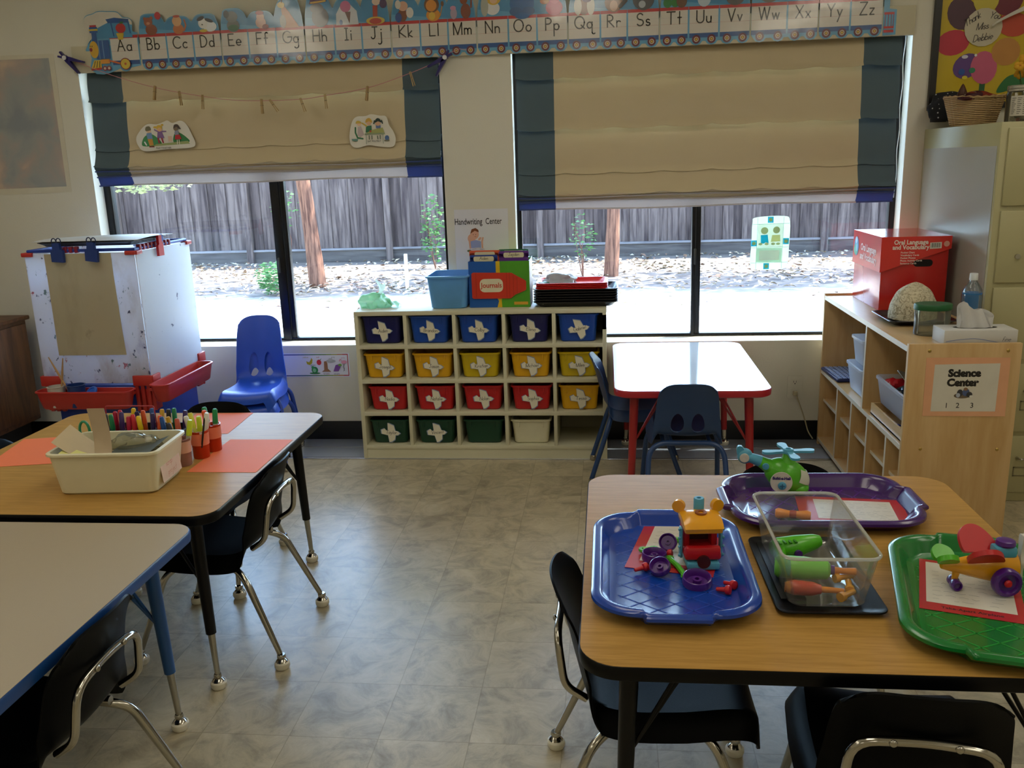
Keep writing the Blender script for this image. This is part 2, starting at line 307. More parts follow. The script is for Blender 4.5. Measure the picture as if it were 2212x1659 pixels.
struct(MB().b2((X0-.15, Y0-.15, ZC), (X1+.15, .16, ZC+.12), P('ceiling_paint', 'dcdacb', .85)).build('ceiling'))
WX = [(-2.245, -.39), (-.045, 1.81)]; ZS, ZT = .515, 2.02
wb = MB(); ys = (0, .15)
def wseg(x0, x1, z0, z1): wb.b2((x0, ys[0], z0), (x1, ys[1], z1), WALL)
wseg(X0-.15, X1+.15, 0, ZS); wseg(X0-.15, X1+.15, ZT, ZC)
wseg(X0-.15, WX[0][0], ZS, ZT); wseg(WX[0][1], WX[1][0], ZS, ZT); wseg(WX[1][1], X1+.15, ZS, ZT)
struct(wb.build('wall_back'))
struct(MB().b2((X0-.15, Y0, 0), (X0, 0, ZC), WALL).build('wall_left'))
struct(MB().b2((X1, Y0, 0), (X1+.15, 0, ZC), WALL).build('wall_right'))
struct(MB().b2((X0-.15, Y0-.15, 0), (X1+.15, Y0, ZC), WALL).build('wall_front'))
BASE = P('black_vinyl_base', '0d0e12', .35, var=.05)
struct(MB().b2((X0, -.006, 0), (X1, 0, .104), BASE, .002).build('baseboard_back'))
struct(MB().b2((X0, Y0, 0), (X0+.006, 0, .104), BASE, .002).build('baseboard_left'))
struct(MB().b2((X1-.006, Y0, 0), (X1, 0, .104), BASE, .002).build('baseboard_right'))
# grey sheet flooring strip along the window wall, with a metal edge
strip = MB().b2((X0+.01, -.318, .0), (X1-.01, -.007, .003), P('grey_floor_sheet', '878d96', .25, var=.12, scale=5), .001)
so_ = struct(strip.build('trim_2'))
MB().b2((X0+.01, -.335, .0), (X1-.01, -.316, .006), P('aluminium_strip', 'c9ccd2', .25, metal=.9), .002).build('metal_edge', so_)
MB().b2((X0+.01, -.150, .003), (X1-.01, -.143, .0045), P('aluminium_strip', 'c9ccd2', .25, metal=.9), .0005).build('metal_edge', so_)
# cornice board over both windows
BOARD = P('board_paint', 'c4bda3', .55, var=.04, scale=6)
struct(MB().b2((-2.249, -.022, 1.9335), (1.806, 0, 2.06), BOARD, .002).build('trim_1'))
FRM = P('bronze_window_frame', '101216', .35, metal=.3, var=.1)
GLS = glassm('window_glass', 'f4f8f6', .7, 0)
for wi, ((a, b), mull) in enumerate(zip(WX, ((-1.331, -1.256), (.836, .881)))):
    f = MB(); f.b2((a, .085, ZS+.020), (a+(.042 if wi == 0 else .026), .128, ZT), FRM, .003); f.b2((b-.03, .085, ZS+.020), (b, .128, ZT), FRM, .003)
    f.b2((a, .085, ZS+.020), (b, .128, ZS+.032), FRM, .003); f.b2((a, .085, ZT-.04), (b, .128, ZT), FRM, .003)
    wroot = struct(f.build('window_%d' % (wi+1)))
    mm = MB().b2((mull[0], .080, ZS+.02), (mull[1]-.028, .132, ZT-.01), FRM, .003).b2((mull[1]-.024, .088, ZS+.02), (mull[1], .124, ZT-.01), FRM, .003).b2((mull[1]-.028, .09, ZS+.02), (mull[1]-.024, .12, ZT-.01), P('frame_rubber', '3a3d42', .6)); mm.build('mullion', wroot)
    lt = MB().b2((mull[0]+.01, .070, .90), (mull[0]+.022, .081, .98), P('latch_metal', '55585c', .3, metal=.8), .003); lt.build('latch', wroot)
    for (g0, g1) in ((a+.03, mull[0]+.01), (mull[1]-.01, b-.02)):
        MB().b2((g0, .104, ZS+.025), (g1, .107, ZT-.02), GLS).build('pane', wroot)
    MB().add([(a+.001,0,ZS),(b-.001,0,ZS),(b-.001,.13,ZS),(a+.001,.13,ZS),(a+.001,0,ZS+.006),(b-.001,0,ZS+.006),(b-.001,.13,ZS+.021),(a+.001,.13,ZS+.021)],[(0,3,2,1),(4,5,6,7),(0,1,5,4),(1,2,6,5),(2,3,7,6),(3,0,4,7)],TRIMW).build('window_sill', wroot)
    jl = MB()
    jl.b2((a, .001, ZS+.013), (a+.003, .149, ZT), TRIMW); jl.b2((b-.003, .001, ZS+.013), (b, .149, ZT), TRIMW); jl.build('jamb_lining', wroot)
# ceiling lights (above the view)
DIF = emis('fluorescent_diffuser', 'fff6e2', LAMP)
lm = None
for i, (x, y) in enumerate([(-2.2, -1.7), (.2, -1.7), (2.3, -1.7), (-2.2, -3.5), (.2, -3.5), (2.3, -3.5), (-2.95, -5.25), (2.15, -5.25), (-2.2, -7.1), (.2, -7.1), (2.3, -7.1)]):
    if lm is None:
        lm = thing('ceiling_light', 'white framed fluorescent ceiling light', 'ceiling light', (x, y, ZC), group='fluorescent ceiling lights')
        fr = MB(); w2, h2 = .31, .61
        for s_ in (-1, 1): fr.b2((s_*w2-.015, -h2, -.07), (s_*w2+.015, h2, 0), TRIMW, .003); fr.b2((-w2, s_*h2-.015, -.07), (w2, s_*h2+.015, 0), TRIMW, .003)
        fr.build('frame', lm); MB().b2((-.29, -.59, -.062), (.29, .59, -.052), DIF).build('diffuser', lm)
    else: dup(lm, (x, y, ZC))
# ================================================================= outside
def ground_material():
    m = bpy.data.materials.new('yard_ground'); m.use_nodes = True; n = m.node_tree.nodes; l = m.node_tree.links; b = n['Principled BSDF']
    tc = n.new('ShaderNodeTexCoord'); sp = n.new('ShaderNodeSeparateXYZ'); l.new(tc.outputs['Object'], sp.inputs[0])
    nz = n.new('ShaderNodeTexNoise'); nz.inputs['Scale'].default_value = 1.4; nz.inputs['Detail'].default_value = 5; l.new(tc.outputs['Object'], nz.inputs['Vector'])
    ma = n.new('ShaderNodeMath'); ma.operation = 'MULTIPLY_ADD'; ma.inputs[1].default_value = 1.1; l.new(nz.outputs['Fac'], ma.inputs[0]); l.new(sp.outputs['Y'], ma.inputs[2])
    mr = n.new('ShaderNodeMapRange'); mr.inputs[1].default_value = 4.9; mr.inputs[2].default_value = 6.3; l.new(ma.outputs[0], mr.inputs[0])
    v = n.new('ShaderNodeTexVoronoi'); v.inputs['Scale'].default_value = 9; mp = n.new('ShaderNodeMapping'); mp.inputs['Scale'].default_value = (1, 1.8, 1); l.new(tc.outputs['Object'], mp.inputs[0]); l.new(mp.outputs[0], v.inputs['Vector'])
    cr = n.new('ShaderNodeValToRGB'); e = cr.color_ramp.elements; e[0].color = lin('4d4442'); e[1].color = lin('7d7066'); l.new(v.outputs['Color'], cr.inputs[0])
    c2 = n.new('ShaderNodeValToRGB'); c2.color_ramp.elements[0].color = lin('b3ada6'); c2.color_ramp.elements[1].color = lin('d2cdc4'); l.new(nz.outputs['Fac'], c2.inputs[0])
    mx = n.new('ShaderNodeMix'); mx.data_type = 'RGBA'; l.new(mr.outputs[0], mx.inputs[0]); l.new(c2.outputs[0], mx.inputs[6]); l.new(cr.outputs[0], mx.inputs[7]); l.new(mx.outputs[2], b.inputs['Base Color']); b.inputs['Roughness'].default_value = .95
    return m
gm = MB(); 
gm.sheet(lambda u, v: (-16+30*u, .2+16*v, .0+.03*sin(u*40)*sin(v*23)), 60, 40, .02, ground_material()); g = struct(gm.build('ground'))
ev = MB().b2((-6, .15, 2.45), (6, .59, 2.6), P('added_eave_paint', 'b9b4a6', .7)); struct(ev.build('added_eave'))  # unseen eave, added and sized to keep direct sun out of the room
# fence
FW1 = wood('fence_wood', '6d605d', '3d3335', (9, 9, .7), .9, 2.2, .2); FW2 = wood('fence_wood_dark', '584c4b', '2e2628', (9, 9, .7), .9, 2.0, .2)
fence = thing('wooden_fence', 'tall weathered grey board fence seen through both windows', 'fence', (0, 9.2, 0))
random.seed(3)
x = -13.0; k = 0; planks = 0
while x < 7.5:
    wd = random.uniform(.135, .165); yy = .0 if k % 2 == 0 else .022; gap = 0
    if x > -9.5 and x < 6.2:
        MB().b2((x+gap, yy, .16), (x+wd, yy+.018, 2.25+random.uniform(-.01, -.07)), FW1 if random.random() < .6 else FW2, .003).build('plank', fence)
    else:
        pass
    x += wd*.93; k += 1
MB().b2((-9.6, -.03, .0), (6.3, .005, .19), wood('fence_kickboard', '57514f', '3c3637', (.7, 9, 9), .9, 2, .2), .004).b2((-9.6, -.06, .19), (6.3, .0, .222), wood('fence_rail', '7c787c', '5c575b', (.7, 9, 9), .9, 2, .2), .004).build('kickboard', fence)
MB().b2((-9.6, -.05, 1.9), (6.3, .0, 1.99), FW1, .004).build('rail', fence)
for px in (-7.4, -5.25, -3.0, -.65, 1.7, 3.55, 5.6): MB().b2((px, -.10, 0), (px+.1, -.012, 2.2), FW1, .006).build('post', fence)
# trees
BARK = wood('reddish_bark', '86604f', '432c27', (16, 16, 1.2), .95, 2.2, .1)
LEAF = P('tree_leaf', 'a3a878', .6, trans=.45, var=.35, scale=3); LEAF2 = P('shrub_leaf', '4f7a45', .6, trans=.35, var=.3, scale=5)
LITT = [P('dry_leaf_tan', 'a8967c', .9, var=.2), P('dry_leaf_pale', 'c4b7a2', .9, var=.2), P('dry_leaf_brown', '7c5c4a', .9, var=.2)]
def leaves(mb, n, cen, rad, size, mat, flat_=False, seed=1):
    rnd = random.Random(seed)
    for _ in range(n):
        while True:
            p = Vector((rnd.uniform(-1, 1), rnd.uniform(-1, 1), rnd.uniform(-1, 1)))
            if p.length < 1: break
        c = Vector(cen)+Vector((p.x*rad[0], p.y*rad[1], p.z*rad[2])); s = size*rnd.uniform(.6, 1.3)
        E_ = Matrix.Rotation(rnd.uniform(0, 6.3), 4, 'Z') @ Matrix.Rotation(rnd.uniform(-.5, .5) if flat_ else rnd.uniform(-1.3, 1.3), 4, 'X')
        M = Matrix.Translation(c) @ E_
        mb.add([(-s*.5, 0, 0), (-s*.1, s*.22, .1*s), (s*.5, 0, 0), (-s*.1, -s*.22, .1*s)], [(0, 1, 2, 3)], mat, M)
def tree(x, y, r, label, crown, seed, lean=0):
    t = thing('tree', label, 'tree', (x, y, 0)); rnd = random.Random(seed)
    pts = [(lean*z+.02*sin(z*1.3), .015*sin(z*2), z) for z in [k*.35 for k in range(16)]]; mb = MB()
    rings = []
    for p in pts:
        q = r*(1.35-.12*p[2] if p[2] < .5 else 1.2-.1*p[2]); q = max(q, .03)
        rings.append([(p[0]+q*(1+.10*sin(5*a+p[2]*2)+.04*rnd.random())*cos(a), p[1]+q*(1+.10*sin(5*a+p[2]*2))*sin(a), p[2]) for a in [2*pi*k/16 for k in range(16)]])
    mb.loft(rings, BARK).build('trunk', t, sharp=80)
    lf = MB()
    for i, (c, rd, n) in enumerate(crown): leaves(lf, n, c, rd, .2, LEAF, seed=seed*10+i)
    for i, (c, rd, n) in enumerate(crown): lf.tube([(0, 0, 2.2), (c[0]*.5, c[1]*.5, (2.2+c[2])/2+.3), c], [r*.5, r*.35, .02], BARK, 6)
    lf.build('foliage', t); return t
tree(-3.22, 6.35, .075, 'reddish brown tree trunk standing outside the left window', [((.3, .3, 5.6), (2.3, 1.8, .8), 1500), ((1.6, 1.9, 5.9), (1.8, 1.0, .8), 800)], 1, -.07)
tree(.46, 6.75, .066, 'reddish brown tree trunk standing outside the right window', [((.8, .2, 5.6), (2.0, 1.6, .8), 1300), ((2.6, 1.4, 5.8), (1.6, 1.2, .8), 800)], 2, .015)
tree(5.4, 7.4, .12, 'unseen leafy tree added beyond the right end of the fence to shade the yard', [((.3, -.2, 5.6), (2.2, 1.7, .8), 1500), ((2.6, .2, 5.8), (2.0, 1.6, .8), 1200)], 6)  # out-of-view tree, added so its crown dapples the yard
tt = tree(-7.6, 6.2, .14, 'leafy tree whose low branches hang at the top of the left window', [((.6, .4, 5.4), (1.6, 1.6, .8), 800)], 4)
lb = MB(); leaves(lb, 520, (2.35, -.1, 1.36), (.75, .4, .15), .085, LEAF, seed=31); leaves(lb, 260, (3.75, -.1, 1.45), (.6, .3, .08), .075, LEAF, seed=33)
lb.tube([(0, 0, 2.6), (1.5, .2, 2.4), (2.8, -.1, 1.6), (4.2, -.1, 1.5)], [.05, .035, .02, .008], BARK, 7); lb.build('low_branch', tt)
# litter
lt = MB(); rnd = random.Random(12)
for i in range(5200):
    yy = rnd.uniform(5.3, 9.1) if rnd.random() < .85 else rnd.uniform(4.2, 6); xx = rnd.uniform(-6.5, 5.0)
    if rnd.random() > .35+.65*max(0, sin(xx*1.1+yy*1.7)): continue
    s = rnd.uniform(.04, .1); M = T(xx, yy, .035, rnd.uniform(-25, 25), rnd.uniform(-25, 25), rnd.uniform(0, 360))
    lt.add([(-s*.6, 0, 0), (0, s*.3, .01), (s*.6, 0, 0), (0, -s*.3, .012)], [(0, 1, 2, 3)], LITT[rnd.choice((0, 0, 1, 1, 2))], M)
lo = lt.build('leaf_litter'); lo['kind'] = 'stuff'; tag(lo, 'dry tan leaves scattered over the yard ground', 'dry leaves')
def shrub(name, x, y, z, rad, n, label, size=.07, seed=5):
    t = thing(name, label, 'shrub', (x, y, 0)); f = MB(); leaves(f, n, (0, 0, z), rad, size, LEAF2, seed=seed); f.build('foliage', t)
    s = MB(); rn = random.Random(seed)
    for k in range(4): s.tube([(0, 0, 0), (rn.uniform(-.4, .4)*rad[0], rn.uniform(-.4, .4)*rad[1], z*.6), (rn.uniform(-.8, .8)*rad[0], rn.uniform(-.6, .6)*rad[1], z+rad[2]*.6)], [.006, .004, .002], BARK, 5)
    s.build('stem', t)
shrub('shrub', -3.55, 5.75, .18, (.24, .2, .2), 320, 'low green shrub at the foot of the left tree trunk', .075, 5)
shrub('shrub', -3.62, 6.5, .95, (.2, .15, .28), 90, 'thin green sprig beside the left tree trunk', .06, 6)
shrub('shrub', .12, 6.4, .55, (.16, .12, .28), 80, 'thin green sprig beside the right tree trunk', .065, 7)
shrub('shrub', -2.0, 7.9, .55, (.2, .1, .5), 200, 'pale green climbing plant at the right end of the left window', .085, 8)
tag(MB().b2((-.018, -.018, 0), (.018, .018, .44), P('white_stake', 'e8e8e4', .6), .003).build('garden_stake', loc=(-1.93, 5.75, 0)), 'short white stake standing in the yard behind the green plastic bag', 'stake')
# ================================================================= roman blinds
FAB = P('cream_blind_fabric', 'c8b898', .9, trans=.02, var=.03, scale=9, bump=.3, bscale=900, spec=.1)
FBL = P('slate_blue_blind_fabric', '586870', .9, trans=.02, var=.05, scale=9, bump=.3, bscale=900, spec=.1)
FLIT = P('backlit_fold_fabric', 'c4bcb8', .9, trans=.45, var=.03, spec=.1); FBLIT = P('backlit_blue_fold_fabric', '566596', .9, trans=.4, var=.05, spec=.1)  # paler fold strips and edges: window light put into the fabric colour
def blind(label, x0, x1, b0, b1, zt, folds, zst, zb, drop):
    t = thing('roman_blind', label, 'blind', (0, 0, 0)); y0 = .040
    def sag(x): q = ((x-x0) % .235)/.235; return .011*sin(pi*q)**.6 if 0 < q < 1 else 0
    def tilt(x): return drop*(x-x0)/(x1-x0)
    def rng(xa, xb, fab, lit_fold, name):
        mb = MB(); zz = [zt]+folds+[zst]
        for i in range(len(zz)-1):
            za, zc = zz[i], zz[i+1]; last = i == len(zz)-2
            def fn(u, v, za=za, zc=zc, last=last):
                X = xa+(xb-xa)*u; Z = za+(.022 if za < zt-.01 else 0)*(1-v)**2+(zc-za)*v+tilt(X)*(v if last else 0)
                Y = y0+.010-.030*v**.8-.008*sin(pi*min(v*1.05, 1))*(1+.3*sin(X*5+za*9))
                if last: Y = y0+.010-.030*min(1, v*6)**.8-.038*v**1.4
                if v > .93: Z -= sag(X)*(v-.93)/.07; Y -= .012*(v-.93)/.07
                return (X, Y, Z)
            mb.sheet(fn, max(4, int((xb-xa)/.025)), 16, .0016, fab)
        n = 3; ends = [zst-(zst-zb)*.27, zst-(zst-zb)*.52, zb]
        for k in range(n):
            zk = zst+.006-.006*k; yk = y0-.050+.011*k; hk = zk-ends[k]
            def fs(u, v, zk=zk, hk=hk, yk=yk, k=k):
                X = xa+(xb-xa)*u; a = v*pi*1.35-.3
                return (X+.006*k*(1 if X < (x0+x1)/2 else -1)*0, yk-.011*sin(a)*(1+.3*sin(X*4+k)), zk+tilt(X)-hk*v-.003*sin(X*6+k*2))
            mb.sheet(fs, max(4, int((xb-xa)/.05)), 10, .002, fab if k < 2 else lit_fold)
            mb.tube([(xa+(xb-xa)*q/24, yk-.006, zk+tilt(xa+(xb-xa)*q/24)-hk-.003*sin((xa+(xb-xa)*q/24)*6+k*2)) for q in range(25)], .0042, lit_fold, 6)
        mb.build(name, t)
    rng(b0, b1, FAB, FLIT, 'fabric_panel'); rng(x0, b0, FBL, FBLIT, 'border_band'); rng(b1, x1, FBL, FBLIT, 'border_band')
    MB().b2((x0, .048, zt-.02), (x1, .075, zt+.02), TRIMW, .002).build('headrail', t)
    c = MB(); xc = x1+.012
    c.tube([(xc+.003*sin(k), .028, zt-.0-.032*k) for k in range(int((zt-zst+.12)/.032))], .0022, P('bead_chain', 'd8d8d4', .4), 6); c.build('bead_chain', t)
    return t
bl1 = blind('cream roman blind with slate blue edges over the left window, behind the string', -2.215, -.403, -2.029, -.580, 1.975, [1.796, 1.556], 1.475, 1.377, .0)
bl2 = blind('wider cream roman blind with slate blue edges over the right window, hanging lower', -.023, 1.771, .160, 1.600, 1.975, [1.819, 1.582, 1.372], 1.275, 1.195, .0)
# ================================================================= chairs
CHROME = P('chrome', 'b3afa4', .16, metal=1, var=.03); GLIDE = P('nylon_glide', 'd6d0bc', .45)
BLKP = P('black_shell_plastic', '060708', .42, spec=.06, var=.1, bump=.15, bscale=700); NAVP = P('navy_shell_plastic', '1c3a66', .42, var=.06, bump=.15, bscale=700)
BLUP = P('royal_blue_shell_plastic', '2352c8', .34, var=.05, bump=.12, bscale=700); BLUF = P('blue_painted_steel', '23406f', .3, var=.05)
BRYF = P('bright_blue_painted_steel', '2547a8', .3, var=.05)
def shell_mesh(mat, vents, top=.585, seat=.335, ws=1):
    prof = [(.210, seat-.045), (.202, seat-.010), (.16, seat+.004), (.06, seat-.006), (-.04, seat-.012), (-.105, seat-.004), (-.145, seat+.030), (-.163, seat+.085), (-.178, seat+.15), (-.196, seat+.21), (-.212, top)]
    prof = [(y, z) for y, z in prof[:7]]+[(prof[k][0], prof[6][1]+(top-prof[6][1])*(z-.365)/(.22)) for k, z in ((7, .42), (8, .485), (9, .545), (10, .585))]
    hw = [ws*q for q in (.160, .178, .186, .188, .182, .172, .160, .150, .143, .136, .128)]
    def ip(a, u):
        x = u*(len(a)-1); i = min(int(x), len(a)-2); f = x-i; f2 = f
        if isinstance(a[0], tuple):
            p = [a[max(i-1, 0)], a[i], a[i+1], a[min(i+2, len(a)-1)]]
            return tuple(.5*((2*p[1][k])+(-p[0][k]+p[2][k])*f+(2*p[0][k]-5*p[1][k]+4*p[2][k]-p[3][k])*f*f+(-p[0][k]+3*p[1][k]-3*p[2][k]+p[3][k])*f**3) for k in (0, 1))
        return a[i]+(a[i+1]-a[i])*f
    def fn(u, v):
        s_ = 2*v-1; y, z = ip(prof, u); w_ = ip(hw, u)
        if u < .1: w_ -= .022*((.1-u)/.1)**2
        back = max(0, min(1, (u-.5)/.15)); x = s_*w_
        dish = (s_*s_)
        y += back*(.030*dish) ; z += (1-back)*(.014*dish-.050*(max(0, abs(s_)-.80)/.20)**1.3); x -= math.copysign(1, s_)*.006*(1-back)*max(0, abs(s_)-.80)/.20 
        if u > .8: z -= (.034*abs(s_)**5+.006*dish)*((u-.8)/.2)**1.5
        return (x, y, z)
    H = [(.655, .345, .085, .098), (.655, .655, .085, .098)] if vents else None
    return MB().sheet(fn, 44, 28, .005, mat, hole=H)
def foot(mb, p, m, r=.011):
    mb.lathe([(r*1.0, .045), (r*1.2, .041), (r*1.2, .036), (r*.8, .033), (.015, .028), (.0185, .023)], CHROME, (p[0], p[1], 0), 14).lathe([(.019, .023), (.0225, .019), (.0228, .008), (.019, .001), (.001, .0)], GLIDE, (p[0], p[1], 0), 14)
def bend(pts, r=.03, n=5):
    # round the corners of a polyline
    P_ = [Vector(p) for p in pts]; out = [P_[0]]
    for i in range(1, len(P_)-1):
        a = (P_[i-1]-P_[i]); b = (P_[i+1]-P_[i]); q = min(r, a.length*.45, b.length*.45); a.normalize(); b.normalize(); p0 = P_[i]+a*q; p2 = P_[i]+b*q
        for k in range(n+1): t = k/n; out.append(p0*(1-t)**2+P_[i]*2*t*(1-t)+p2*t*t)
    out.append(P_[-1]); return [tuple(p) for p in out]
def chrome_chair(label, loc, rz, group=None):
    t = thing('classroom_chair', label, 'chair', loc, rz, group)
    shell_mesh(BLKP, False).build('seat_shell', t)
    for s in (-1, 1):
        m = MB(); m.tube(bend([(s*.125, -.10, .300), (s*.130, .085, .298), (s*.158, .125, .27), (s*.188, .212, .045)], .05), [.0105]*7+[.0105]*6+[.008], CHROME, 10); foot(m, (s*.190, .216), CHROME); m.build('leg', t)
        m = MB(); m.tube(bend([(s*.128, .06, .294), (s*.135, -.085, .290), (s*.160, -.125, .262), (s*.190, -.218, .045)], .05), [.0105]*13+[.008], CHROME, 10); foot(m, (s*.192, -.222), CHROME); m.build('leg', t)
    b = MB(); y = lambda z: -.168-(z-.42)*.22
    b.tube(bend([(-.118, -.135, .345), (-.122, -.180, .375), (-.112, y(.485)-.012, .485), (0, y(.49)-.008, .492), (.112, y(.485)-.012, .485), (.122, -.180, .375), (.118, -.135, .345)], .04), .0085, CHROME, 10)
    b.build('back_frame', t)
    for s in (-1, 1): MB().sph((s*.05, y(.49)-.019, .491), (.007, .004, .007), CHROME, 10, 6).build('rivet', t)
    return t
def blue_chair(label, loc, rz, plastic, steel, top=.57, seat=.335, ws=.85):
    t = thing('classroom_chair', label, 'chair', loc, rz)
    shell_mesh(plastic, True, top, seat, ws).build('seat_shell', t)
    for nm, yt, yf in (('rear', -.115, -.205), ('front', .10, .200)):
        m = MB(); zt = seat-.034
        m.tube(bend([(-.195*ws, yf, .02), (-.175*ws, yt, zt), (.175*ws, yt, zt), (.195*ws, yf, .02)], .075, 8), .011, steel, 12)
        for s in (-1, 1): m.lathe([(.0125, .030), (.015, .022), (.015, .004), (.010, .0)], CHROME, (s*.196*ws, yf-.003*(1 if yf > 0 else -1), 0), 12)
        m.build('leg_frame', t)
    for s in (-1, 1): MB().tube([(s*.11*ws, -.115, seat-.032), (s*.11*ws, .10, seat-.032)], .009, steel, 10).build('side_rail', t)
    return t
chrome_chair('black chair with chrome legs at the right side of the wood table with the bin', (-.770, -2.035, 0), 90)
chrome_chair('black chair whose backrest top shows behind the far edge of the left wood table', (-1.045, -1.585, 0), 180)
chrome_chair('black chair with chrome legs at the blue-edged table, lower left', (-.785, -2.975, 0), 90)
chrome_chair('black chair at the left end of the toy table, backrest beside its edge', (.500, -2.735, 0), -90)
chrome_chair('black chair with bent chrome back bar nearest the camera, at the toy table', (.940, -2.975, 0), -6)
chrome_chair('black chair almost hidden behind the purple tray at the toy table', (.905, -2.262, 0), 180)
dup(bpy.data.objects['classroom_chair'], (-1.432, -1.905, 0), -90, 'dark chair at the left edge of the wood table, only its backrest top in view')
blue_chair('navy blue chair with two vents, its back to the camera, at the white table', (.728, -.880, 0), 0, NAVP, BLUF)
blue_chair('navy blue chair tucked under the left side of the white red-edged table', (.540, -.505, 0), -90, NAVP, BLUF)
blue_chair('bright blue chair stacked on top, under the left window', (-1.335, -.345, .065), 188, BLUP, BRYF, .645, .325, .8)
blue_chair('bright blue chair at the bottom of the stack under the left window', (-1.335, -.345, .0), 188, BLUP, BRYF, .60, .325, .8)
# ================================================================= tables
OAKT = wood('oak_laminate', 'b48a47', 'a27a3b', (1.8, 30, 1), .45, 4.5, .12); OAKT2 = wood('oak_laminate_left', 'b48a47', 'a27a3b', (2.0, 26, 1), .45, 4, .15)
BLKE = P('black_edge_band', '050506', .35, spec=.2); BLKS = P('black_painted_steel', '08080a', .35, spec=.25)
def table(name, label, x0, x1, y0, y1, h, top, edge, steel, r=.06, inset=.095, rod=True, upper=.17, toph=.032, nickel=CHROME):
    cx, cy = (x0+x1)/2, (y0+y1)/2; w_, d_ = x1-x0, y1-y0
    t = thing(name, label, 'table', (cx, cy, 0))
    MB().prism(rr(w_-.006, d_-.006, r, 8), h-.004, h, top).build('tabletop', t)
    o = lambda e, z: [(x, y, z) for x, y in rr(w_-2*e, d_-2*e, r, 8)]
    MB().loft([o(.008, h-toph), o(.001, h-toph+.005), o(0, h-toph+.014), o(0, h-.006), o(.002, h-.001), o(.0045, h-.0002)], edge, cap0=True, cap1=False).build('edge_band', t)
    for sx in (-1, 1):
        for sy in (-1, 1):
            lx, ly = sx*(w_/2-inset), sy*(d_/2-inset); ex, ey = sx*.018, sy*.012; g = lambda q: (lx+ex*(1-q), ly+ey*(1-q))
            m = MB(); zt = h-toph; a = g(1); b = g(upper/zt); c_ = g(0)
            m.tube([(a[0], a[1], zt), (b[0], b[1], upper)], [.019, .0145], steel, 16)
            leg = m.build('leg', t)
            m = MB(); m.tube([(b[0], b[1], upper+.01), (c_[0], c_[1], .045)], [.0105, .008], nickel, 12); foot(m, c_, nickel, .0095); m.build('leg_insert', leg)
            if rod:
                m = MB()
                for q in (0, 1): m.tube([(lx-sx*(.11+.02*q), ly-sy*.01*(1+2*q), zt-.002), (lx-sx*.004, ly, zt-.20)], .0042, steel, 8)
                m.build('brace_rod', leg)
    return t
table('wood_topped_table', 'square wood-topped table with black edge holding the cream bin and orange papers', -1.60, -.618, -2.419, -1.425, .556, OAKT2, BLKE, BLKS)
table('blue_edged_table', 'speckled beige table with a blue edge in the lower left corner of the photo', -1.85, -.640, -3.65, -2.445, .548, P('speckled_beige_laminate', 'a99c86', .4, var=.05, scale=400), P('blue_edge_band', '163f78', .35), P('blue_leg_paint', '1b4a80', .3))
table('toy_table', 'square wood-topped table with black edge covered with toy trays, on the right', .355, 1.312, -3.075, -2.078, .556, OAKT, BLKE, BLKS, r=.075)
table('white_table', 'small white-topped table with a red edge under the right window', .436, 1.066, -1.005, -.018, .521, P('white_laminate', 'dfe3e4', .12, var=.02, spec=.8, coat=.5), P('red_edge_band', 'a81f2b', .3), P('red_leg_paint', '9c2426', .3), r=.07, inset=.085, upper=.085, nickel=P('cream_leg_insert', 'c6bda0', .4))
# ================================================================= cubby unit with trays
CRM = P('cream_painted_wood', 'c9c5a9', .5, var=.04, scale=5)
cub = thing('cubby_unit', 'cream painted cubby unit with twenty openings between the windows', 'cubby shelf', (-.202, -.334, 0))
cw, cd, ch = 1.22, .325, .751; cs = MB(); tk = .020
def hole_panel(mb, x, y0, y1, z0, z1, hy, hz, m):
    # upright board with square pin holes
    q = .0045; zs_ = [z0]+sum([[a-q, a+q] for a in hz], [])+[z1]; ys_ = [y0]+sum([[a-q, a+q] for a in hy], [])+[y1]
    for i in range(len(zs_)-1):
        for j in range(len(ys_)-1):
            if i % 2 and j % 2: continue
            mb.b2((x-tk/2+.001, ys_[j], zs_[i]), (x+tk/2-.001, ys_[j+1], zs_[i+1]), m)
HZ = [.715, .695, .675, .655]
cs.b2((-cw/2, 0, ch-.022), (cw/2, cd, ch), CRM, .003)
cs.b2((-cw/2, 0, 0), (-cw/2+tk, cd, ch-.02), CRM, .002)
hole_panel(cs, cw/2-tk/2, 0, cd, .60, ch-.021, [.05, .25], HZ, CRM); cs.b2((cw/2-tk, 0, 0), (cw/2, cd, .60), CRM)
pitch = (cw-tk)/5
for k in range(1, 5): cs.b2((-cw/2+tk/2+pitch*k-.0085, .001, .072), (-cw/2+tk/2+pitch*k+.0085, cd-.006, ch-.02), CRM, .0015)
for z in (.585, .412, .247, .074): cs.b2((-cw/2+tk*.8, .0005, z-.020), (cw/2-tk*.8, cd-.004, z), CRM, .0015)
cs.b2((-cw/2+tk*.5, .004, 0), (cw/2-tk*.5, .022, .056), CRM)
cs.build('case', cub)
MB().b2((-cw/2+.004, cd-.004, .02), (cw/2-.004, cd, ch-.01), P('cubby_back_board', '8f8a72', .6)).build('back_panel', cub)
TR = dict(navy=P('navy_tray_plastic', '10145a', .35), blue=P('blue_tray_plastic', '0f46a8', .35), yellow=P('yellow_tray_plastic', 'dca50c', .35), lemon=P('lemon_tray_plastic', 'c6ab08', .35), red=P('red_tray_plastic', 'b9161d', .35), green=P('dark_green_tray_plastic', '0c3d2a', .35), cream=P('cream_tray_plastic', 'd3ceb0', .35))
LAB = [(-.047, .012), (-.030, .020), (-.022, .010), (-.014, .012), (-.016, .049), (.016, .036), (.024, .010), (.036, .008), (.049, -.002), (.036, -.012), (.026, -.012), (.024, -.034), (.008, -.046), (-.004, -.048), (-.012, -.014), (-.032, -.010), (-.044, -.008)]
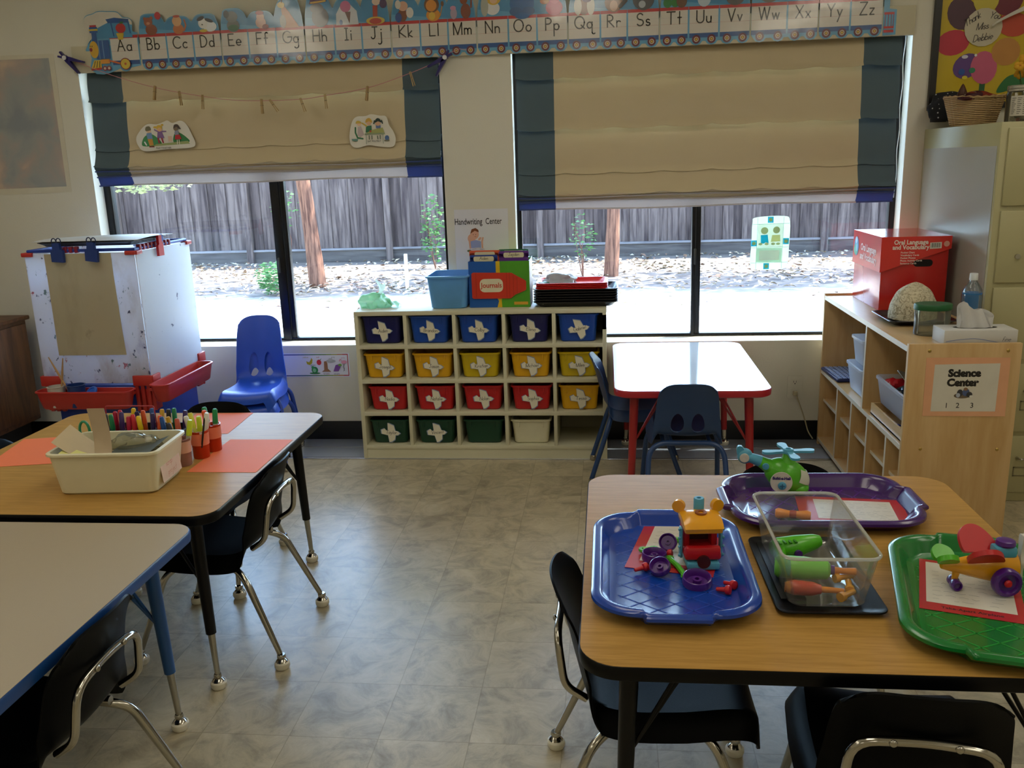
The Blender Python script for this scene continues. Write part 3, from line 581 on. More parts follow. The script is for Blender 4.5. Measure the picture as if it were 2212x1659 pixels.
def cubby_tray(col, row, color, label, name=None, dx=0, lrot=0, dz=0):
    zf = (.585, .412, .247, .074)[row]; cx = -.202-cw/2+tk/2+pitch*(col+.5)+dx
    t = thing('storage_tray', label, 'storage tray', (cx, -.334+.030, zf+.0006))
    wb_, wt = (.166, .188) if row else (.166, .186); h = .124 if row else .136
    M0 = Matrix.Translation((0, .13, 0)); m = MB(M0); tub(m, wb_, .24, wt, .262, h, .018, TR[color], rim=.008)
    for s in (-1, 1): m.b2((s*.06-.004, -.1335, h-.04), (s*.06+.004, -.1295, h-.008), TR[color], .0015)
    m.build('tray_body', t)
    if name is not None:
        LM = Matrix.Translation((.004, -.0045, h*.47+dz)) @ Matrix.Rotation(R(lrot), 4, 'Y') @ Matrix.Rotation(R(90-5), 4, 'X')
        lb_ = MB(); lb_.flat([(x*1.10, y*1.10) for x, y in LAB], .0000, C('7f8fae'), LM); lb_.flat(LAB, .0008, C('d6d0ba'), LM)
        pen(lb_, name, .017, .0016, C('26262e'), LM @ T(.004, -.006, 0), .0013, slant=.12)
        lb_.build('name_label', t)
rows = [('navy', 'blue', 'blue', 'navy', 'blue'), ('yellow', 'yellow', 'lemon', 'yellow', 'lemon'), ('red', 'red', 'red', 'red', 'yellow'), ('green', 'green', 'green', 'cream', None)]
nms = [('Aiden', 'Brandon', 'Colby', 'Elena', 'Gabriel'), ('Joseph', 'Jason', 'Kristian', 'Michael', 'Miles'), ('Nadia', 'Natalie', 'Nolan', 'Sophia', 'Tessa'), ('Taylor', 'Vincent', None, None, None)]
dxs = [(-.004, -.008, -.008, 0, -.006), (-.004, 0, -.006, .002, -.006), (.008, .004, .002, .002, -.004), (.004, 0, 0, -.004, 0)]
cn = ('first column', 'second column', 'middle column', 'fourth column', 'last column'); rn_ = ('top row', 'second row', 'third row', 'bottom row')
dn = dict(navy='dark navy blue', blue='bright blue', yellow='golden yellow', lemon='greenish lemon yellow', red='red', green='dark green', cream='plain cream')
for r_ in range(4):
    for c_ in range(5):
        if rows[r_][c_] is None: continue
        nm = nms[r_][c_]; q = 'with bird-shaped name label' if nm else 'without name label'
        cubby_tray(c_, r_, rows[r_][c_], '%s cubby tray %s, %s, %s' % (dn[rows[r_][c_]], q, rn_[r_], cn[c_]), nm, dxs[r_][c_], (-4, 2, 0, 5, -14)[c_] if r_ == 0 else random.uniform(-6, 6))
# ================================================================= on the cubby
ZC_ = .7516
def crumple(rx, ry, rz, seed, amp=.18, n1=4.0):
    rnd = random.Random(seed); ks = [(rnd.uniform(-n1, n1), rnd.uniform(-n1, n1), rnd.uniform(-n1, n1), rnd.uniform(0, 6)) for _ in range(9)]
    def f(d):
        return 1+amp*sum(sin(d[0]*k[0]*2+d[1]*k[1]*2+d[2]*k[2]*2+k[3]) for k in ks)/4
    return f
def blob(mb, c, r, m, seed, amp=.2, seg=36, rings=22, flat=True, n1=4.0):
    f = crumple(*r, seed, amp, n1); rg = []
    for i in range(rings+1):
        a = pi*(i+.02)/(rings+.04); ring = []
        for k in range(seg):
            b = 2*pi*k/seg; d = (sin(a)*cos(b), sin(a)*sin(b), -cos(a)); q = f(d); z = r[2]*d[2]*q
            if flat: z = max(z, -r[2]*.55)
            ring.append((c[0]+r[0]*d[0]*q, c[1]+r[1]*d[1]*q, c[2]+z))
        rg.append(ring)
    return mb.loft(rg, m)
t = thing('plastic_bag', 'crumpled pale green plastic bag at the left end of the cubby top', 'plastic bag', (-.735, -.20, ZC_))
GB = P('green_thin_plastic', '8fd6a0', .3, trans=.35, alpha=.75, var=.1)
blob(MB(), (0, 0, .024), (.075, .055, .045), GB, 4, .3).build('bag_body', t, sharp=25)
m = MB(); m.sheet(lambda u, v: (.012+.028*u+.035*(v-.5)*(.4+u)+.012*sin(u*4), .012*sin(v*5+u*3), .050+.085*u+.008*sin(v*7)-.02*u*u*(v)), 14, 12, .0008, P('white_thin_plastic', 'e8f2ea', .35, trans=.5, alpha=.85)); m.build('bag_neck', t)
m = MB(); m.sheet(lambda u, v: (.05+.07*u, .05*(v-.5)*(1+u), .03*(1-u)+.008+.006*sin(u*9+v*8)), 12, 10, .0008, GB); m.build('bag_tail', t)
t = thing('plastic_bin', 'light blue plastic bin on the cubby top beside the journal box', 'bin', (-.352, -.175, ZC_))
tub(MB(), .172, .215, .197, .265, .160, .025, P('sky_blue_plastic', '6aaeea', .35, trans=.12), rim=.009).build('bin_body', t)
# journal box
t = thing('journal_box', 'blue and green cardboard file box with a red crayon reading Journals', 'file box', (-.104, -.262, ZC_))
JB, JG, JY = P('journal_box_blue', '0e55a8', .35), P('journal_box_green', '4c9a24', .35), P('journal_box_yellow', 'd9b51c', .35)
b = MB(); bx = .147; bh = .222; bd = .17
b.b2((-bx, 0, 0), (bx, .003, bh), JB); b.b2((-bx, bd-.003, 0), (bx, bd, bh), JG); b.b2((-bx, .003, 0), (-bx+.003, bd-.003, bh), JB); b.b2((bx-.003, .003, 0), (bx, bd-.003, bh), C('e6e4da')); b.b2((-bx, .003, 0), (bx, bd-.003, .003), JG)
b.build('box_body', t)
f = MB(); Wm = WALLM
f.flat([(-.012, 0), (-.003, .03), (-.014, .05), (-.014, bh), (.005, bh), (.006, .11), (.012, .05), (.010, .03), (.012, 0)], .0006, JY, Wm)
f.flat([(.008, 0), (bx, 0), (bx, bh), (.006, bh), (.004, .1)], .0003, JG, Wm); f.flat([(.07, .012), (.137, .012), (.137, .026), (.07, .026)], .001, C('d9a030'), Wm); f.build('front_print', t)
cr = MB(); RC = P('crayon_red', 'c8321c', .35); RD = P('crayon_red_dark', 'a52717', .35)
body = [(-.125, .044), (.055, .044), (.078, .062), (.124, .080), (.130, .086), (.130, .125), (.122, .132), (.085, .152), (.062, .166), (-.125, .170), (-.132, .165), (-.132, .05)]
cr.prism([(x, y) for x, y in body], .001, .007, RC, Wm)
for x in (-.112, .036, .050, .068, .086): cr.flat([(x, .046 if x < .05 else .046+(x-.05)*.55), (x+.0022, .046 if x < .05 else .046+(x-.05)*.55), (x+.0022, .168 if x < .05 else .168-(x-.05)*.6), (x, .168 if x < .05 else .168-(x-.05)*.6)], .0073, RD, Wm)
cro = cr.build('crayon_cutout', t)
jl = MB(); jl.flat([(x-.037, y+.107) for x, y in rr(.112, .064, .022)], .0076, C('d8d2b4'), Wm); txt(jl, 'Journals', .034, C('c23a1e'), Wm @ T(-.037, .097, 0), .0079, bold=.0006, sx=.92); jl.build('journals_label', cro)
for i, (xx, zz, yy, col, nm, dw) in enumerate(((-.072, .247, .012, '1b3f96', 'Aiden', .134), (.072, .262, .022, '5c2a86', 'Jayden', .144), (-.070, .266, .040, 'e2613a', None, .15), (.068, .268, .055, '2b6e48', None, .144))):
    fl = thing('file_folder', ['blue folder tab reading Aiden in front of the journal box', 'purple folder tab reading Jayden in the journal box', 'orange folder tab behind the blue one in the journal box', 'green folder tab at the back of the journal box'][i], 'folder', (-.104+xx, -.262+yy, ZC_+.004), group='folders in the journal box')
    MB().b2((-dw/2+.002, 0, 0), (dw/2-.002, .0015, zz-.01), P('folder_%s' % col, col, .45), 0).prism([(x, y+zz-.014) for x, y in rr(dw, .03, .006)], -.0015, 0, P('folder_%s' % col, col, .45), Wm).build('folder_sheet', fl)
    k = MB(); k.flat([(x, y+zz-.018) for x, y in rr(.098, .024, .008)], .0006, C('d5cfae'), Wm)
    if nm: pen(k, nm, .015, .0014, C('222226'), Wm @ T(0, zz-.022, 0), .001, slant=.15)
    k.build('tab_label', fl)
# stacked trays
def cafe_tray(name, w_, d_, h, mat, label, loc, group, rz=0):
    o = tub(MB(), w_-.045, d_-.045, w_-.012, d_-.012, h, .03, mat, t=.002, rim=.006, rh=.004).build(name, None, loc, rz); return tag(o, label, 'tray', group)
BT = P('black_tray_plastic', '1a191c', .3); RT = P('red_cafe_tray_plastic', 'd3201f', .3)
for k in range(6): cafe_tray('serving_tray', .405, .27, .026, BT, ('black plastic tray in the stack at the right end of the cubby top' if k < 5 else 'topmost black plastic tray, right under the red trays'), (.262, -.165, ZC_+.0003+k*.0122), 'black trays on the cubby' if k < 5 else None)
for k in range(4): cafe_tray('serving_tray', .345, .235, .024, RT, ('red plastic tray in the stack on top of the black trays' if k < 3 else 'topmost red plastic tray, holding the crumpled bag'), (.243, -.165, ZC_+.0003+5*.0122+.0045+k*.0078), 'red trays on the cubby' if k < 3 else None)
t = thing('plastic_bag', 'crumpled greyish bag with green print lying on the red trays', 'plastic bag', (.185, -.175, ZC_+.0955))
blob(MB(), (0, 0, .017), (.085, .05, .036), P('grey_thin_plastic', 'b9c0c4', .3, trans=.3, var=.2, scale=40), 9, .22).build('bag_body', t, sharp=25)
blob(MB(), (-.07, -.02, .007), (.045, .03, .010), P('green_printed_plastic', '3b7a63', .35), 12, .3).build('bag_end', t, sharp=25)
# ================================================================= on the window wall
def sheet_card(name, label, cat, cx, cz, w_, h_, mat, y=-.001, rot=0, th=.0008, r=.001):
    o = MB(WALLM @ T(0, 0, 0, 0, 0, rot)).prism(rr(w_, h_, r), 0, th, mat).build(name, loc=(cx, y, cz)); return tag(o, label, cat)
LAMP_ = P('laminated_white_card', 'd5d3cc', .14, var=.02, spec=.6)
hp = sheet_card('paper_sign', 'white sign reading Handwriting Center on the wall between the windows', 'sign', -.216, 1.035, .272, .345, P('sign_paper', 'd9d9de', .35, var=.01))
d = MB(); M = WALLM @ T(0, 0, .0009)
txt(d, 'Handwriting  Center', .043, C('1a1a20'), M @ T(-.016, .098, 0), bold=.0004, sx=.66)
draw(d, [('e', -.052, .028, .020, .022, 'd9a58c'), ('p', [(-.062, -.02), (-.005, -.02), (-.004, .012), (-.03, .02), (-.058, .014)], '8f9cc8'), ('e', -.036, .048, .022, .024, 'dba68d'), ('p', [(-.058, .052), (-.05, .074), (-.03, .080), (-.016, .070), (-.014, .058), (-.034, .066)], '7a3f1e'),
 ('l', [(-.060, -.02), (-.064, .03)], .009, 'd9a58c'), ('l', [(.002, -.02), (.001, .012), (.006, .03)], .008, 'd9a58c'), ('e', -.010, .026, .010, .006, 'd9a58c', 40), ('p', [(-.066, -.022), (-.020, -.018), (.010, -.022), (.018, -.036), (-.05, -.04), (-.066, -.036)], 'cfc4cc'), ('e', -.066, -.034, .011, .006, '6a7040'),
 ('e', -.042, .047, .0018, .0018, '3a2020'), ('e', -.030, .047, .0018, .0018, '3a2020'), ('l', [(-.036, .036), (-.028, .037)], .0015, '8a2a20'), ('l', [(-.05, -.026), (-.03, -.024)], .0012, '404040'), ('l', [(-.012, -.026), (.006, -.028)], .0012, '404040')], M)
d.build('sign_print', hp)
# colour strip
cp = sheet_card('colour_poster', 'low colour-name strip with banana, apple, frog and grapes behind the blue chairs', 'poster', -1.135, .414, .37, .130, P('poster_paper', 'dfe0ea', .4, var=.01))
d = MB(); W2, H2 = .178, .057
for i in range(12):
    a = -W2+2*W2*i/12; b_ = -W2+2*W2*(i+1)/12; cc = ['1a2a7c', '1a2a7c', '203a80', '22527a', '2a6a60', '2f6f48', '3a7a3c', '55883a', '7a9a3a', 'a8a63a', 'c27a3a', 'b8323a'][i]
    for s in (-1, 1): d.flat([(a, s*H2-.0025), (b_, s*H2-.0025), (b_, s*H2+.0025), (a, s*H2+.0025)], .0005, C(cc), WALLM @ T(0, 0, .0008))
d.flat([(W2-.004, -H2), (W2, -H2), (W2, H2), (W2-.004, H2)], .0005, C('b8323a'), WALLM @ T(0, 0, .0008)); M = WALLM @ T(.0, 0, .0012)
draw(d, [('p', [(-.052, .022), (-.036, .016), (-.026, .030), (-.022, .040), (-.016, .030), (-.020, .010), (-.034, .0), (-.048, .006)], 'b7a928'), ('e', .018, .015, .013, .015, 'c22a34'), ('p', [(.022, .028), (.034, .038), (.028, .028)], '2f7a3a'), ('e', -.008, -.026, .018, .018, '2f8a4a'), ('e', -.018, -.012, .008, .008, '3a9a55'), ('e', -.008, -.044, .030, .005, '2f7a45'), ('e', -.01, -.028, .009, .011, '8acb98'), ('p', [(.030, -.036), (.044, -.026), (.046, .02), (.060, .022), (.064, .008), (.064, -.02), (.082, -.036)], '94694a'),
 ('e', .084, .022, .026, .009, 'a9adb0'), ('e', .082, .030, .012, .008, 'b5b8bb'), ('p', [(.094, -.034), (.108, .0), (.13, .006), (.136, -.010), (.122, -.034)], '7a4a9a'), ('e', .132, .0, .010, .007, '6a9a3a'), ('e', .156, .016, .016, .010, 'df9ab4'), ('l', [(.142, .026), (.136, .032), (.130, .022)], .005, 'df9ab4'), ('l', [(.150, .008), (.156, -.02), (.150, -.034)], .002, '555058'), ('l', [(.160, .008), (.150, -.01), (.156, -.03)], .002, '555058')], M)
for s_, x, z, c in (('yellow', -.052, .040, 'b0a030'), ('red', .014, .040, 'b02030'), ('grey', .098, .040, '888888'), ('pink', .152, .036, 'c08098'), ('green', -.014, -.002, '3a5a4a'), ('brown', .056, -.050, '5a3a3a'), ('purple', .112, -.050, '4a3060')): txt(d, s_, .012, C(c), M @ T(x, z, .004))
d.build('poster_print', cp)
# cut-out cards pinned on the left blind
def cutout(label, cx, cz, pts, y=.000, yaw=0):
    t = thing('cutout_card', label, 'picture card', (cx, y, cz), rot=(-4, 0, 0)); MB(WALLM).prism(pts, 0, .0012, P('card_white', 'dcd8cb', .45, var=.02)).build('card', t); return t
def smoothp(pts, n=5):
    o = []; N = len(pts)
    for i in range(N):
        p0, p1, p2, p3 = pts[i-1], pts[i], pts[(i+1) % N], pts[(i+2) % N]
        for k in range(n):
            f = k/n; o.append(tuple(.5*(2*p1[a]+(-p0[a]+p2[a])*f+(2*p0[a]-5*p1[a]+4*p2[a]-p3[a])*f*f+(-p0[a]+3*p1[a]-3*p2[a]+p3[a])*f**3) for a in (0, 1)))
    return o
t = cutout('cloud-shaped card of playing children reading PLAY TOGETHER, pinned on the left blind', -1.822, 1.622, smoothp([(-.155, -.01), (-.12, .035), (-.085, .056), (-.04, .052), (0, .064), (.02, .07), (.045, .056), (.09, .066), (.12, .045), (.145, -.01), (.158, -.05), (.13, -.068), (0, -.072), (-.11, -.078), (-.145, -.055)]))
d = MB(); M = WALLM @ T(0, 0, .0013)
draw(d, [('p', smoothp([(-.125, -.05), (-.12, -.02), (-.10, .0), (-.07, .005), (-.04, -.015), (-.02, -.04), (-.03, -.052), (-.08, -.055)]), '3f8a55'), ('p', smoothp([(.045, -.04), (.05, .0), (.07, .010), (.10, -.005), (.13, -.035), (.10, -.042)]), '2f7a45'), ('p', [(-.07, -.055), (.13, -.048), (.12, -.034), (-.05, -.045)], '9aa56a'),
 ('p', [(-.094, -.018), (-.068, -.018), (-.064, -.05), (-.086, -.052)], 'c78f3c'), ('p', [(-.098, .008), (-.088, .012), (-.070, .012), (-.066, -.018), (-.094, -.018)], '6f93bd'), ('e', -.085, .022, .013, .011, 'd9b89a'), ('p', smoothp([(-.100, .022), (-.098, .040), (-.080, .044), (-.072, .034), (-.074, .024)]), '6e6a52'), ('r', -.088, -.060, -.060, -.054, '7a2a1a'),
 ('p', [(-.036, .018), (-.014, .018), (-.002, -.016), (-.042, -.016)], '7f5f93'), ('l', [(-.034, .016), (-.052, .026)], .006, '7f5f93'), ('l', [(-.016, .016), (.008, .016)], .006, '7f5f93'), ('e', -.025, .028, .013, .012, 'dcae84'), ('p', smoothp([(-.040, .028), (-.038, .044), (-.024, .048), (-.012, .042), (-.012, .028), (-.025, .036)]), 'd2ac3c'), ('e', -.048, .038, .009, .005, 'd2ac3c'), ('e', -.008, .048, .007, .005, 'd2ac3c'), ('l', [(-.035, -.018), (-.032, -.038)], .008, '9c1f38'), ('l', [(-.016, -.018), (-.010, -.038)], .008, '9c1f38'),
 ('r', .018, -.034, .038, -.008, 'd8b8a0'), ('e', .066, .006, .012, .014, '8a8fa5'), ('p', [(.058, -.004), (.080, -.002), (.090, -.024), (.054, -.026)], 'b5202c'), ('e', .062, .030, .012, .014, '7c6a55'), ('p', smoothp([(.052, .030), (.056, .046), (.074, .048), (.084, .034), (.090, .024), (.076, .028), (.068, .036)]), '4c4038'), ('l', [(.066, -.028), (.066, -.048)], .004, 'dcd8c4'), ('l', [(.076, -.028), (.077, -.048)], .004, 'dcd8c4'), ('l', [(-.108, -.034), (-.100, -.048)], .007, 'e2e2da')], M)
txt(d, 'PLAY TOGETHER', .0105, C('3a3a36'), M @ T(-.008, -.069, .008), bold=.0002); d.build('card_print', t)
t = cutout('cloud-shaped card of children at a table reading EAT POLITELY', -.745, 1.607, smoothp([(-.115, -.02), (-.10, .04), (-.075, .066), (-.03, .068), (0, .076), (.04, .068), (.075, .062), (.088, .02), (.108, -.01), (.118, -.05), (.10, -.084), (.03, -.080), (-.02, -.072), (-.08, -.083), (-.11, -.066)]))
d = MB()
draw(d, [('l', [(-.083, .014), (-.084, -.01), (-.074, -.035), (-.048, -.040)], .008, '2e6e48'), ('p', [(-.070, .016), (-.054, .020), (-.040, -.02), (-.060, -.034), (-.074, -.024)], 'b9a8a8'), ('e', -.064, .032, .011, .010, 'dcb494'), ('p', smoothp([(-.080, .034), (-.074, .046), (-.058, .044), (-.050, .034), (-.066, .034)]), 'c2a640'), ('p', [(-.028, .020), (.0, .022), (.0, -.010), (-.032, -.012)], '2f7250'), ('l', [(-.026, .020), (-.046, .034)], .007, 'c2a640'), ('e', -.014, .034, .012, .011, 'd9ae8a'), ('p', smoothp([(-.030, .036), (-.026, .052), (-.010, .058), (.002, .046), (.002, .034), (-.012, .042)]), 'c79f3e'),
 ('r', .022, .008, .046, .022, '6478a8'), ('e', .033, .030, .014, .011, 'cfa486'), ('p', smoothp([(.018, .034), (.022, .050), (.034, .056), (.046, .048), (.050, .034), (.034, .040)]), '1f3a36'), ('l', [(.016, .044), (.012, .030)], .006, '1f3a36'), ('l', [(.052, .044), (.056, .030)], .006, '1f3a36'), ('p', [(-.035, -.018), (.064, -.014), (.056, .010), (-.0, .0)], 'a3a864'), ('r', -.036, -.022, .066, -.015, '8fa080'), ('l', [(-.030, -.022), (-.030, -.066)], .003, '8f9c8c'), ('l', [(.056, -.022), (.056, -.066)], .003, '8f9c8c'), ('l', [(-.014, -.028), (-.014, -.044)], .005, '5f6a56'), ('l', [(.0, -.028), (.0, -.044)], .005, '5f6a56'), ('l', [(.028, -.030), (.030, -.044)], .005, '5f6a56'), ('l', [(.042, -.028), (.042, -.044)], .005, '5f6a56'),
 ('e', .076, -.040, .011, .012, '4a6a9a'), ('r', .062, -.056, .088, -.050, '6a6a58'), ('p', [(-.104, -.040), (-.070, -.040), (-.074, -.052), (-.100, -.050)], '5f8a80'), ('e', -.006, -.006, .005, .005, 'b03a22')], M)
txt(d, 'EAT POLITELY', .0105, C('3a3a36'), M @ T(.012, -.058, .010), bold=.0002); d.build('card_print', t)
# window cling on the right window
t = thing('window_cling', 'pale green rounded decoration with two teddy bears stuck on the right window', 'window sticker', (1.226, .1030, .997))
MB(WALLM).prism(smoothp([(-.075, .128), (.06, .132), (.090, .105), (.090, -.02), (.086, -.10), (.062, -.130), (-.07, -.132), (-.098, -.105), (-.094, 0), (-.092, .10)], 4), 0, .0012, P('cling_vinyl', 'e8f2e4', .5, trans=.55)).build('cling', t)
d = MB(); M = WALLM @ T(0, 0, .0013)
cl = lambda h: P('cling_print_'+h, h, .5, trans=.5)
def cd(k, poly, h): d.flat(poly, .0003+k*.0002, cl(h), M)
cd(0, [(-.066, -.02), (.056, -.02), (.058, .095), (-.064, .093)], 'f2fbf6'); cd(0, [(-.070, -.095), (.054, -.095), (.056, -.024), (-.067, -.024)], 'c6e0d0'); cd(1, [(-.056, -.085), (.042, -.085), (.044, -.036), (-.054, -.036)], 'ffffff')
for x, z in ((-.004, .115), (-.018, -.115), (-.082, .0), (.074, .008)): cd(1, [(x+a, z+b) for a, b in ((-.014, -.015), (.014, -.015), (.014, .015), (-.014, .015))], '35b4d8'); cd(2, ell(.009, .009, 10, x, z), 'd8e08a')
cd(2, ell(.018, .017, 16, -.032, .062), 'b9c294'); cd(2, ell(.017, .017, 16, .026, .064), 'b9c294'); cd(2, [(-.050, .040), (-.016, .042), (-.010, .0), (-.024, .004), (-.034, -.002), (-.048, .0)], '1fc4ee'); cd(2, [(.006, .040), (.044, .040), (.046, .008), (.0, .006)], 'dfe0a4')
for x in (-.05, -.02, .012, .036): cd(3, ell(.010, .006, 10, x, -.004), 'b9c294')
for ln in ([(-.09, .094), (.088, .096)], [(-.094, -.022), (.086, -.020)], [(-.094, -.098), (.084, -.096)], [(-.066, .125), (-.070, -.128)], [(.060, .128), (.056, -.126)]): d.ribbon(ln, .0015, .0009, cl('6f9a8a'), M)
d.build('cling_print', t)
# sky poster (a plain cloud picture)
sp_ = thing('cloud_poster', 'large grey-blue poster of pinkish clouds on the wall left of the windows', 'poster', (-2.72, -.001, 1.69))
MB(WALLM).prism([(-.40, -.345), (.352, -.338), (.362, .345), (-.40, .35)], 0, .001, P('poster_border', 'cfc9b4', .5)).build('poster_sheet', sp_)
def cloudmat():
    m = bpy.data.materials.new('cloud_print'); m.use_nodes = True; n = m.node_tree.nodes; l = m.node_tree.links; b = n['Principled BSDF']
    tc = n.new('ShaderNodeTexCoord'); nz = n.new('ShaderNodeTexNoise'); nz.inputs['Scale'].default_value = 4.5; nz.inputs['Detail'].default_value = 7; nz.inputs['Distortion'].default_value = .5; l.new(tc.outputs['Object'], nz.inputs['Vector'])
    sx = n.new('ShaderNodeSeparateXYZ'); l.new(tc.outputs['Object'], sx.inputs[0]); ab = n.new('ShaderNodeMath'); ab.operation = 'ABSOLUTE'; l.new(sx.outputs['Z'], ab.inputs[0])
    ma = n.new('ShaderNodeMath'); ma.operation = 'MULTIPLY_ADD'; ma.inputs[1].default_value = .62; l.new(ab.outputs[0], ma.inputs[0]); l.new(nz.outputs['Fac'], ma.inputs[2])
    cr = n.new('ShaderNodeValToRGB'); e = cr.color_ramp.elements; e[0].position = .42; e[0].color = lin('8b9196'); e[1].position = .80; e[1].color = lin('c9b29c'); x = e.new(.58); x.color = lin('9da09e'); x = e.new(.68); x.color = lin('ada098')
    l.new(ma.outputs[0], cr.inputs[0]); l.new(cr.outputs[0], b.inputs['Base Color']); b.inputs['Roughness'].default_value = .4; return m
MB(WALLM).flat([(-.40, -.315), (.328, -.308), (.334, .325), (-.40, .33)], .0016, cloudmat()).build('poster_print', sp_)
# outlet and cord
t = thing('wall_outlet', 'white wall outlet beside the white table', 'outlet', (1.353, -.001, .281)); m = MB(WALLM); PW = P('outlet_plastic', 'd8d4c4', .35)
m.prism(rr(.072, .116, .006), 0, .005, PW); m.prism([(x, y+.026) for x, y in rr(.034, .030, .012)], .005, .007, PW); m.prism([(x, y-.026) for x, y in rr(.034, .030, .012)], .005, .007, PW); m.build('cover_plate', t)
m = MB(WALLM)
for x in (-.007, .006): m.prism([(x+a, .028+b) for a, b in ((-.001, -.005), (.001, -.005), (.001, .005), (-.001, .005))], .007, .0074, C('2a2a28'))
m.prism([(a, .018+b) for a, b in ell(.003, .003, 10)], .007, .0074, C('2a2a28')); m.build('sockets', t)
co = MB(); CRD = P('beige_cord', 'b4ab8a', .45); co.b2((1.343, -.03, .240), (1.365, -.009, .262), CRD, .004)
co.tube(bend([(1.358, -.022, .245), (1.375, -.028, .20), (1.405, -.025, .12), (1.425, -.022, .05), (1.45, -.022, .012)], .06), .0032, CRD, 8); tag(co.build('power_cord'), 'beige power cord hanging from the wall outlet', 'cord')
